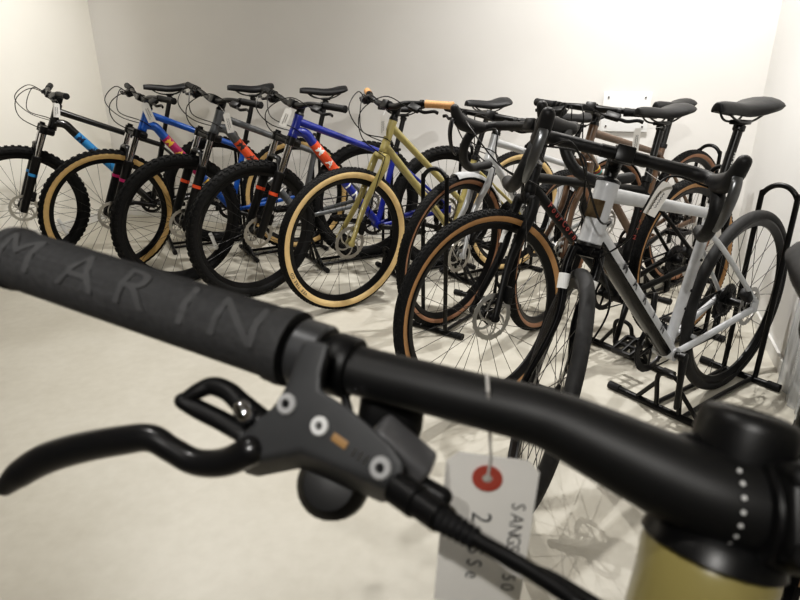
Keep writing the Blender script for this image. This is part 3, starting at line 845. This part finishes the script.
left = spline(hp, 6); lr = lerp_list(rads, 6)
b = MB(); b.sweep(left, lr, 24, cap=True)
b.sweep([mirror(q) for q in left], lr, 24, cap=True)
HB = fobj('handlebar', b, BARM, label='satin black riser handlebar')
# grips
e0, e1 = bar_pts[0], P(296, 349.5, dbar(296)); gd = (e1 - e0).normalized(); gl = (e1 - e0).length; GR = .0168
def grip(flip):
    b = MB(); n = 60; prof = [(.004, -.006), (.014, -.0055), (.0176, -.002), (.0182, .002), (.0180, .005)]
    prof += [(GR, .006 + (gl - .018) * k / n) for k in range(n + 1)]
    prof += [(.0178, gl - .010), (.0182, gl - .004), (.0178, gl), (.0115, gl)]
    o, d = (e0, gd) if not flip else (mirror(e0), mirror(e0 + gd) - mirror(e0))
    b.lathe(prof, o, d, 32, cap=True); return b
gr1 = fobj('grip', grip(False), G_RUB, HB, label='thick black rubber grip with raised letters')
fobj('grip', grip(True), G_RUB, HB)
fwd = (V((0, 0, CAM_H)) - (e0 + e1) / 2); fwd = (fwd - gd * fwd.dot(gd)).normalized()    # side of the grip facing out over the front
upg = gd.cross(fwd)
if upg.z < 0: upg = -upg
def gpt(u):
    t = (u - pts_px[0][0]) / (296 - pts_px[0][0]); d0, d1 = dbar(pts_px[0][0]), dbar(296)
    return P(u, pts_px[0][1] * (1 - t) + 349.5 * t, 1 / ((1 - t) / d0 + t / d1))
GLET = mat('grip_letter', (.055, .055, .056), .6, spec=.3)
for ch, u in zip('MARIN', (40, 101, 155, 203, 252)):
    b = MB(); vs, fs = glyph(ch, .029, .0); xs = [q.x for q in vs]; mx = (min(xs) + max(xs)) / 2; o = []; ax0 = gpt(u)
    for q in vs:
        ph = (q.y - .0105) / GR + .30
        o.append(ax0 + gd * (q.x - mx) * 1.35 + (fwd * cos(ph) + upg * sin(ph)) * (GR + .0009))
    o2 = [q + (q - (e0 + gd * (q - e0).dot(gd))).normalized() * -.0015 for q in o]
    b.add(o, fs); b.add(o2, [f[::-1] for f in fs])
    ec = {(f[i], f[(i + 1) % len(f)]) for f in fs for i in range(len(f))}
    for (i, j) in ec:
        if (j, i) not in ec: b.add([o[i], o[j], o2[j], o2[i]], [[0, 1, 2, 3]])
    fobj('grip_letter', b, GLET, HB, label='raised letter on the grip')
# fine diagonal ribs on the inner half of the grip
b = MB()
for k in range(90):
    t = .04 + .90 * k / 89
    c0 = e0.lerp(e1, t); pp = []
    for q in range(9):
        ph = .95 + .9 * (q - 4) / 4 * 1.0 - .1
        pp.append(c0 + gd * (.006 * (q - 4) / 4) + (fwd * cos(ph) + upg * sin(ph)) * (GR + .0000))
    b.sweep(pp, .0004, 5)
fobj('grip_ribs', b, G_RUB, HB)
# collar next to grip, lever clamp
def band(u0, u1, r, m, name, parent=HB):
    b = MB(); q0, q1 = P(u0, 0, 1), 0
    def at(u):
        for i in range(len(pts_px) - 1):
            if pts_px[i][0] <= u <= pts_px[i + 1][0]:
                t = (u - pts_px[i][0]) / (pts_px[i + 1][0] - pts_px[i][0]); return P(u, pts_px[i][1] * (1 - t) + pts_px[i + 1][1] * t, dbar(u))
    a0, a1 = at(u0), at(u1); L = (a1 - a0).length; d = a1 - a0
    b.lathe([(.0112, 0), (r * .93, 0), (r, .0012), (r, L - .0012), (r * .93, L), (.0112, L)], a0, d, 28)
    return fobj(name, b, m, parent)
band(300, 326, .0158, mat('clamp_satin', (.07, .071, .074), .35, .5), 'lever_clamp')
band(333, 355, .0142, BLACK, 'shifter_clamp')
# graduation marks
b = MB(); q0 = P(722, 498, dbar(722)); ad = axd
tc = (V((0, 0, CAM_H)) - q0); tc = (tc - ad * tc.dot(ad)).normalized(); tu = ad.cross(tc)
if tu.z < 0: tu = -tu
for k in range(7):
    ph = radians(38 - 17 * k); nrm = tc * cos(ph) + tu * sin(ph)
    b.lathe([(.0008, 0), (.0008, .0004)], q0 + nrm * .0158, nrm, 10)
fobj('bar_graduation', b, LW, HB, label='row of small white marks around the bar')
# brake lever body (master cylinder)
def D(u, v): return 1 / (4.02 + (u - 240) * .0026 + (v - 400) * .0018)
def Q(u, v, dd=0.): return P(u, v, D(u, v) + dd)
poly = [(303, 338), (331, 342), (322, 372), (321, 388), (352, 408), (392, 442), (406, 462), (404, 482), (388, 490), (352, 474), (300, 452), (252, 462), (236, 458), (234, 440), (250, 424), (274, 404), (286, 384), (296, 356)]
bm = bmesh.new()
vsb = [bm.verts.new(Q(u, v)) for u, v in poly]; f = bm.faces.new(vsb)
ext = bmesh.ops.extrude_face_region(bm, geom=[f]); evs = [e for e in ext['geom'] if isinstance(e, bmesh.types.BMVert)]
back = (ray(320, 420) * .018 + V((0, 0, -.010)))
for q in evs: q.co += back
bm.normal_update(); bmesh.ops.recalc_face_normals(bm, faces=bm.faces[:])
bmesh.ops.bevel(bm, geom=[e for e in bm.edges], offset=.0028, segments=3, affect='EDGES', profile=.6, clamp_overlap=True)
bm.verts.index_update(); b = MB(); b.add([q.co.copy() for q in bm.verts], [[q.index for q in f.verts] for f in bm.faces]); bm.free()
MC = fobj('brake_lever_body', b, FGDARK, HB, 50, label='dark grey brake master cylinder body')
SILVERP = mat('silver_bolt', (.5, .5, .5), .4, .3)
face_n = (V((0, 0, CAM_H)) - Q(320, 420)).normalized()
pn = (Q(400, 470) - Q(300, 400)).cross(Q(280, 440) - Q(300, 400)).normalized()
if pn.dot(face_n) < 0: pn = -pn
for (u, v, r, m2) in ((287, 404, .0043, SILVERP), (320, 426, .0038, WHITE), (381, 468, .0043, SILVERP)):
    b = MB(); c0 = Q(u, v) - pn * .0005; b.lathe([(r, 0), (r, .0014), (r * .85, .0020), (r * .45, .0020), (r * .42, .0004)], c0, pn, 20, cap=False)
    fobj('bolt_head', b, m2, HB, label='silver bolt head')
    b = MB(); b.lathe([(r * .44, 0), (r * .44, .0012)], c0, pn, 6 if m2 is SILVERP else 12); fobj('bolt_socket', b, GUNMETAL if m2 is SILVERP else STEEL, HB)
b = MB(); mk = [(333, 436), (347, 446)]; dv = (Q(347, 446) - Q(333, 436)); b.sweep([Q(333, 436) + pn * .0004, Q(347, 446) + pn * .0004], [(.0016, .0002)] * 2, 6, up=pn)
fobj('body_mark', b, mat('mark_amber', (.35, .2, .08), .5), HB)
b = MB()
for k in range(3):
    u, v = 354 + k * 6, 452 + k * 4; b.sweep([Q(u - 2, v + 4) + pn * .0004, Q(u + 3, v - 4) + pn * .0004], .0005, 5)
fobj('body_mark', b, STEEL, HB)
# lever blade
px = [(252, 450), (225, 462), (196, 462), (172, 450), (150, 438), (118, 441), (80, 448), (45, 459), (20, 474), (6, 486)]
lp = [P(u, v, 1 / (3.55 + u * .0022)) for u, v in px]
b = MB(); b.sweep(spline(lp, 5), lerp_list([(.0062, .0062), (.0060, .0060), (.0055, .0055), (.0052, .0058), (.0056, .0062), (.0058, .0068), (.0060, .0072), (.0062, .0074), (.0060, .0066), (.0044, .0046)], 5), 16, up=(0, 0, 1), rnd=True)
fobj('brake_lever', b, LEVBLK, HB, label='black curved brake lever blade')
b = MB(); b.sweep([Q(243, 409), Q(246, 414)], .0042, 14, rnd=True); fobj('lever_barrel', b, CHROME, HB)
# shifter paddle under the grip
b = MB()
sp1 = [P(184, 400, .262), P(198, 391, .262), P(213, 386, .262), P(229, 392, .258), P(241, 403, .254), P(262, 420, .25)]
b.sweep(spline(sp1, 5), lerp_list([(.0035, .003), (.004, .0035), (.0045, .004), (.0045, .004), (.0048, .004), (.005, .004)], 5), 10, rnd=True)
sp2 = [P(184, 401, .262), P(200, 410, .26), P(222, 421, .256), P(246, 434, .252)]
b.sweep(spline(sp2, 5), lerp_list([(.0042, .0036), (.0045, .004), (.0046, .004), (.005, .004)], 5), 10, rnd=True)
fobj('shift_lever', b, BLACK, HB, label='black shifter paddle')
# shifter pod: rounded housing below, grey cover, dark bulk behind
b = MB(); c0 = P(332, 487, .262); c1 = P(352, 500, .258)
b.lathe([(.004, -.013), (.011, -.012), (.0150, -.007), (.0155, .004), (.013, .010), (.005, .012)], P(334, 484, .264), (c0 - V((0, 0, CAM_H))).normalized() + V((.2, 0, 0)), 24)
fobj('shifter_pod', b, BLACK, HB)
b = MB(); b.box(P(392, 405, .285), (.034, .030, .030), ray(400, 300), axd, None, bev=.007, seg=3); fobj('shifter_housing', b, BLACK, HB)
b = MB(); qx = (P(430, 478, .235) - P(385, 440, .235)).normalized()
b.box(P(400, 452, .238), (.027, .014, .016), qx, V((0, 0, 1)), None, bev=.003, seg=3); fobj('shifter_cover', b, mat('grey_cover', (.13, .13, .135), .4, .3), HB, label='grey shifter cover')
b = MB(); b.sweep([P(424, 487, .236), P(442, 497, .234)], .0042, 12, rnd=True); fobj('barrel_adjuster', b, BLACK, HB)
b = MB(); b.sweep([P(345, 398, .262), P(349, 414, .255)], .0022, 10); fobj('clamp_bolt', b, STEEL, HB)
# brake hose with ribbed boot
hp2 = [P(392, 484, .222), P(415, 502, .215), P(440, 518, .207), P(468, 535, .198), P(505, 556, .190), P(545, 580, .181), P(590, 612, .172), P(640, 660, .17)]
b = MB(); b.sweep(spline(hp2, 6), lerp_list([.0028] * 8, 6), 12); fobj('brake_hose', b, CABLE, HB)
b = MB(); d0 = hp2[0].lerp(hp2[1], .2); d1 = hp2[2]; L = (d1 - d0).length
b.lathe([(.004, -.002), (.0062, 0), (.0062, L * .5), (.0052, L * .52), (.0052, L)], d0, d1 - d0, 16); fobj('hose_nut', b, BLACK, HB)
b = MB(); d0 = hp2[2]; d1 = hp2[3].lerp(hp2[4], .25); L = (d1 - d0).length
b.lathe([((.0048 if k % 2 else .0038) - .0010 * k / 12, L * k / 12) for k in range(13)], d0, d1 - d0, 16); fobj('hose_boot', b, RUBBER, HB, label='ribbed rubber hose boot')
hp3 = [P(432, 494, .236), P(462, 526, .235), P(515, 566, .228), P(548, 575, .218), P(610, 612, .205)]
b = MB(); b.sweep(spline(hp3, 6), .0022, 10); fobj('shift_cable', b, CABLE, HB)
# stem
STM = mat('stem_satin', (.010, .010, .0105), .4, spec=.4, var=.1)
b = MB(); sc = CAP - fa * .024
b.lathe([(.0150, -.030), (.0185, -.027), (.0190, -.010), (.0185, .008), (.0165, .0105)], CAP - fa * .018, fa, 28)
dirc = (CB - sc)
b.sweep([sc, CB - dirc.normalized() * .010], [(.019, .015), (.0185, .0165)], 18, up=fa)
b.lathe([(.0162, -.0195), (.0190, -.0185), (.0200, -.014), (.0200, .014), (.0190, .0185), (.0162, .0195)], CB, axd, 28)
sdir = (sc - CB).normalized()
side = axd
nub = P(688, 448, .226); b.sweep([P(712, 466, .234), P(682, 463, .231)], [(.013, .011), (.0085, .0095)], 16, up=fa, rnd=True); b.sweep([P(700, 455, .229), nub], .0062, 14, rnd=True)
stem = fobj('stem', b, STM, FG, label='black stem clamping the bar')
b = MB(); b.sweep([nub, P(681, 446, .224)], .0046, 12, rnd=True); fobj('stem_bolt', b, BLACK, stem)
fr = (V((0, 0, CAM_H)) - CB); fr = (fr - axd * fr.dot(axd)).normalized(); fu = axd.cross(fr)
if fu.z < 0: fu = -fu
b = MB(); b.box(CB + fr * .0165, (.012, .034, .034), fr, axd, None, bev=.003, seg=3); fp = fobj('stem_faceplate', b, STM, stem)
for s in (1, -1):
    for t in (1, -1):
        b = MB(); q = CB + fr * .0185 + fu * (.0125 * t) + axd * (.013 * s)
        b.lathe([(.0042, 0), (.0042, .004), (.0038, .0048), (.0022, .0048), (.002, .002)], q, fr, 16, cap=False); fobj('faceplate_bolt', b, BLACK, stem)
b = MB(); b.lathe([(.0165, -.009), (.0178, -.008), (.0178, .005), (.0170, .0085), (.0150, .0105), (.0110, .0115), (.0100, .0105), (.0045, .0100), (.004, .006)], CAP, fa, 32)
fobj('stem_cap', b, STM, stem, label='round black stem top cap')
b = MB(); b.lathe([(.0180, -.003), (.0230, -.002), (.0240, .001), (.0236, .0035), (.0200, .006), (.0182, .012)], HT + fa * .003, fa, 30)
fobj('headset_cover', b, BLACK_SATIN, FG)
# swing tag on the foreground bar
TL, TR = P(447, 450, .262), P(541, 462, .257); tw = (TR - TL).length; xd = (TR - TL).normalized()
zd = V((-.10, 0, -1)); zd = (zd - xd * zd.dot(xd)).normalized(); yd = xd.cross(-zd)
Mt = mtx(xd, yd, -zd, (TL + TR) / 2)
tag = obj('price_tag', tag_mesh(tw, tw * 2.1, .0005, .13).mesh('price_tag', PAPER), None, Mt, label='large white swing tag with red ring and handwriting, hanging on the near handlebar', category='price tag')
ns = -1 if (Mt.to_3x3() @ V((0, 1, 0))).dot(V((0, 0, CAM_H)) - Mt.translation) < 0 else 1
yo = -.0006 if ns < 0 else .0012
b = MB(); hc = V((-tw * .04, yo, -tw * .27)); b.lathe([(tw * .055, 0), (tw * .165, 0), (tw * .165, .0004), (tw * .055, .0004)], hc, (0, ns, 0), 28, closed=True); obj('reinforcement_ring', b.mesh('ring', RED_RING), tag, label='red reinforcement ring')
b = MB(); b.lathe([(tw * .05, 0), (tw * .05, .0003)], hc, (0, ns, 0), 20); obj('tag_hole', b.mesh('hole', mat('hole_grey', (.45, .43, .38), .7)), tag)
b = MB(); b.sweep([hc + V((0, yo, 0)), V((-tw * .03, yo * 2, tw * .02)), Mt.inverted() @ P(488, 391, dbar(488) - .0125), Mt.inverted() @ P(487, 374, dbar(487) - .005)], .0007, 6)
obj('string', b.mesh('string', mat('tag_string', (.55, .53, .5), .7)), tag)
b = MB()
def write_down(s, x0, z0, size, adv):
    z = z0
    for ch in s:
        if ch != ' ':
            vs, fs = glyph(ch, size, -.004)
            b.add([V((x0 + q.y, yo, z - q.x)) for q in vs], fs)
        z -= size * adv
write_down('SANGSA 50', tw * .26, -tw * .54, tw * .215, .66)
write_down('2', -tw * .16, -tw * .72, tw * .32, .7)
write_down('.SSe', -tw * .16, -tw * 1.03, tw * .25, .72)
obj('handwriting', b.mesh('handwriting', INK), tag)

# ------------------------------------------------------------------ room
th = radians(20); dR = V((sin(th), cos(th), 0)); dB = V((cos(th), -sin(th), 0))      # along right wall (away), along back wall (to the right)
nb, nr = V((sin(th), cos(th), 0)), V((cos(th), -sin(th), 0))
DB, DR, DL, DF, HC = 3.95, .690, -3.95, -3.2, 2.75
def corner(r, f): return nr * r + nb * f
def wallmat(name, col):
    m = mat(name, col, .85, var=.015, scale=3., bump=.0); return m
WALLM = wallmat('wall_paint', (.78, .76, .73)); WALLC = wallmat('wall_paint_cream', (.86, .83, .755)); WALLR = wallmat('wall_paint_white', (.82, .81, .79))
def floor_material():
    m = bpy.data.materials.new('sealed_concrete'); m.use_nodes = True; nt = m.node_tree; bs = nt.nodes['Principled BSDF']
    tc = nt.nodes.new('ShaderNodeTexCoord')
    n1 = nt.nodes.new('ShaderNodeTexNoise'); n1.inputs['Scale'].default_value = 2.2; n1.inputs['Detail'].default_value = 6
    n2 = nt.nodes.new('ShaderNodeTexNoise'); n2.inputs['Scale'].default_value = 26; n2.inputs['Detail'].default_value = 4
    mx = nt.nodes.new('ShaderNodeMath'); mx.operation = 'ADD'; m2 = nt.nodes.new('ShaderNodeMath'); m2.operation = 'MULTIPLY'; m2.inputs[1].default_value = .35
    cr = nt.nodes.new('ShaderNodeValToRGB'); cr.color_ramp.elements[0].position = .5; cr.color_ramp.elements[1].position = .85
    cr.color_ramp.elements[0].color = (.50, .47, .40, 1); cr.color_ramp.elements[1].color = (.60, .57, .495, 1)
    L = nt.links.new
    L(tc.outputs['Object'], n1.inputs['Vector']); L(tc.outputs['Object'], n2.inputs['Vector']); L(n2.outputs['Fac'], m2.inputs[0]); L(n1.outputs['Fac'], mx.inputs[0]); L(m2.outputs[0], mx.inputs[1])
    L(mx.outputs[0], cr.inputs['Fac']); L(cr.outputs['Color'], bs.inputs['Base Color'])
    rr = nt.nodes.new('ShaderNodeMapRange'); rr.inputs[3].default_value = .32; rr.inputs[4].default_value = .5; L(n1.outputs['Fac'], rr.inputs[0]); L(rr.outputs[0], bs.inputs['Roughness'])
    bs.inputs['Specular IOR Level'].default_value = .35
    return m
def slab(name, p0, p1, z0, z1, thick, m, kind='structure'):
    b = MB(); p0, p1 = V(p0), V(p1)
    poly = [p0 + V((0, 0, z0)), p1 + V((0, 0, z0)), p1 + V((0, 0, z1)), p0 + V((0, 0, z1))]
    b.prism(poly, thick); o = obj(name, b.mesh(name, m)); o['kind'] = kind; return o
b = MB(); cs = [corner(DL, DF), corner(DR, DF), corner(DR, DB), corner(DL, DB)]
b.prism(cs, V((0, 0, -.1))); f = obj('floor', b.mesh('floor', floor_material())); f['kind'] = 'structure'
b = MB(); b.prism([c + V((0, 0, HC)) for c in cs], V((0, 0, .1))); f = obj('ceiling', b.mesh('ceiling', wallmat('ceiling_paint', (.35, .34, .33)))); f['kind'] = 'structure'
slab('wall_left', corner(DL, DF), corner(DL, DB), 0, HC, -nr * .1, WALLC)
slab('wall_back', corner(DL, DB), corner(DR, DB), 0, HC, nb * .1, WALLM)
slab('wall_right', corner(DR, DF), corner(DR, DB), 0, HC, nr * .1, WALLR)
slab('wall_front', corner(DL, DF), corner(DR, DF), 0, HC, -nb * .1, wallmat('wall_paint_dark', (.25, .24, .22)))
BBM = mat('skirting_white', (.74, .73, .70), .5, var=.02)
slab('baseboard_right', corner(DR - .0005, DF), corner(DR - .0005, DB), 0.0, .06, -nr * .011, BBM)
slab('baseboard_back', corner(DL, DB - .0005), corner(DR, DB - .0005), 0, .06, -nb * .011, BBM)
slab('baseboard_left', corner(DL + .0005, DF), corner(DL + .0005, DB), 0, .06, nr * .011, BBM)
# framed acrylic panel on the back wall
def on_wall(u, v, nrm, dist):
    r = ray(u, v); o = V((0, 0, CAM_H)); return o + r * ((dist - o.dot(nrm)) / r.dot(nrm))
TLw, TRw, BLw = on_wall(602, 92, nb, DB - .02), on_wall(650, 92, nb, DB - .02), on_wall(602, 131, nb, DB - .02)
pc = (TRw + BLw) / 2; pw, ph = (TRw - TLw).length, (TLw - BLw).length * 1.0
Mp = mtx(dB, nb, V((0, 0, 1)), pc)
ACR = mat('acrylic_white', (.9, .9, .89), .15, var=.01, coat=.3)
b = MB(); b.box((0, 0, 0), (pw, .008, ph), bev=.002)
pan = obj('sign_panel', b.mesh('sign_panel', ACR), None, Mp, label='blank white acrylic panel mounted on back wall behind the saddles', category='wall panel')
for sx in (1, -1):
    for sz in (1, -1):
        b = MB(); b.lathe([(.006, -.010), (.006, .018)], (sx * (pw / 2 - .03), 0, sz * (ph / 2 - .03)), (0, 1, 0), 14); obj('standoff_bolt', b.mesh('standoff', STEEL), pan)
# clear plastic sheet standing against the right wall
def sheet_mat():
    m = bpy.data.materials.new('clear_plastic'); m.use_nodes = True; nt = m.node_tree; bs = nt.nodes['Principled BSDF']
    tc = nt.nodes.new('ShaderNodeTexCoord'); w = nt.nodes.new('ShaderNodeTexNoise'); w.inputs['Scale'].default_value = 5
    mp = nt.nodes.new('ShaderNodeMapping'); mp.inputs['Scale'].default_value = (7, 7, .6)
    nt.links.new(tc.outputs['Object'], mp.inputs['Vector']); nt.links.new(mp.outputs['Vector'], w.inputs['Vector'])
    bp = nt.nodes.new('ShaderNodeBump'); bp.inputs['Strength'].default_value = .6; bp.inputs['Distance'].default_value = .02
    nt.links.new(w.outputs['Fac'], bp.inputs['Height']); nt.links.new(bp.outputs['Normal'], bs.inputs['Normal'])
    bs.inputs['Base Color'].default_value = (.62, .64, .66, 1); bs.inputs['Roughness'].default_value = .12; bs.inputs['Alpha'].default_value = .55
    return m
q0 = on_wall(770, 380, nr, DR - .03); tpos = q0.dot(dR)
b = MB(); x0, x1 = tpos - 1.0, tpos - .10; loops = []; NN = 40
top_l, bot_l = [], []
for k in range(NN + 1):
    t = x0 + (x1 - x0) * k / NN; wob = .010 * sin(k * 1.1) + .006 * sin(k * 2.7)
    top_l.append(nr * (DR - .024 + wob * .5) + dR * t + V((0, 0, .62))); bot_l.append(nr * (DR - .026 + wob * .8) + dR * t + V((0, 0, .004)))
vs = top_l + bot_l; fs = [[k, k + 1, NN + 2 + k, NN + 1 + k] for k in range(NN)]
b.add(vs, fs); obj('plastic_sheet', b.mesh('plastic_sheet', sheet_mat()), label='clear rippled plastic sheet leaning on right wall at right edge', category='plastic sheet')

# ------------------------------------------------------------------ lights
def spot(loc, tgt, power, size=.10, ang=75, blend=.6, col=(1, .974, .93)):
    l = bpy.data.lights.new('spot', 'SPOT'); l.energy = power; l.shadow_soft_size = size / 2; l.spot_size = radians(ang); l.spot_blend = blend; l.color = col
    o = bpy.data.objects.new('ceiling_or_added_spot', l); COL.objects.link(o); o.location = loc
    o.rotation_euler = (V(tgt) - V(loc)).to_track_quat('-Z', 'Y').to_euler(); return o
def area(loc, tgt, power, sx, sy, col=(1, .95, .88)):
    l = bpy.data.lights.new('area', 'AREA'); l.shape = 'RECTANGLE'; l.size = sx; l.size_y = sy; l.energy = power; l.color = col
    o = bpy.data.objects.new('ceiling_panel_light', l); COL.objects.link(o); o.location = loc
    o.rotation_euler = (V(tgt) - V(loc)).to_track_quat('-Z', 'Y').to_euler(); return o
spot((-.6, -1.4, 2.65), (-.3, 3.3, 1.2), 165, .04, ang=70)
spot((-1.0, 3.0, 2.65), (-3.1, 4.0, 1.35), 230, .06, ang=72, blend=.9)
spot((-.25, -1.2, 2.6), (.05, .3, .95), 80, .05, ang=34)  # added narrow spot to brighten the near swing tag and grip
spot((1.0, 2.6, 2.65), (1.35, 3.0, .7), 165, .05, ang=150, blend=.9)
spot((-.1, 2.7, 2.65), (.5, 2.3, 0), 108, .03, ang=100)
spot((-1.4, 3.3, 2.65), (-1.1, 2.9, 0), 90, .03, ang=95)
spot((-.8, .5, 2.65), (-.8, .8, 0), 22, .05, ang=110)
w = bpy.data.worlds.new('World'); scn.world = w; w.use_nodes = True
w.node_tree.nodes['Background'].inputs['Color'].default_value = (1, .96, .9, 1); w.node_tree.nodes['Background'].inputs['Strength'].default_value = .05

# ------------------------------------------------------------------ camera
cam = bpy.data.cameras.new('Camera'); co = bpy.data.objects.new('Camera', cam); COL.objects.link(co)
cam.sensor_width = 36; cam.sensor_fit = 'HORIZONTAL'; cam.lens = F_PX / 800 * 36; cam.clip_start = .01
right0 = V((1, 0, 0)); up0 = V((0, sin(PITCH), cos(PITCH))); fw0 = V((0, cos(PITCH), -sin(PITCH)))
rt = right0 * cos(ROLL) + up0 * sin(ROLL); upv = -right0 * sin(ROLL) + up0 * cos(ROLL)
co.matrix_world = mtx(rt, upv, -fw0, V((0, 0, CAM_H)))
cam.dof.use_dof = True; cam.dof.focus_distance = 2.5; cam.dof.aperture_fstop = 13.0
scn.camera = co
scn.view_settings.view_transform = 'Standard'
scn.view_settings.exposure = .10
vw = scn.view_settings; vw.use_curve_mapping = True
cv = vw.curve_mapping.curves[3]
for x_, y_ in ((.012, .0060), (.05, .040), (.2, .195), (.55, .57)): cv.points.new(x_, y_)
vw.curve_mapping.update()
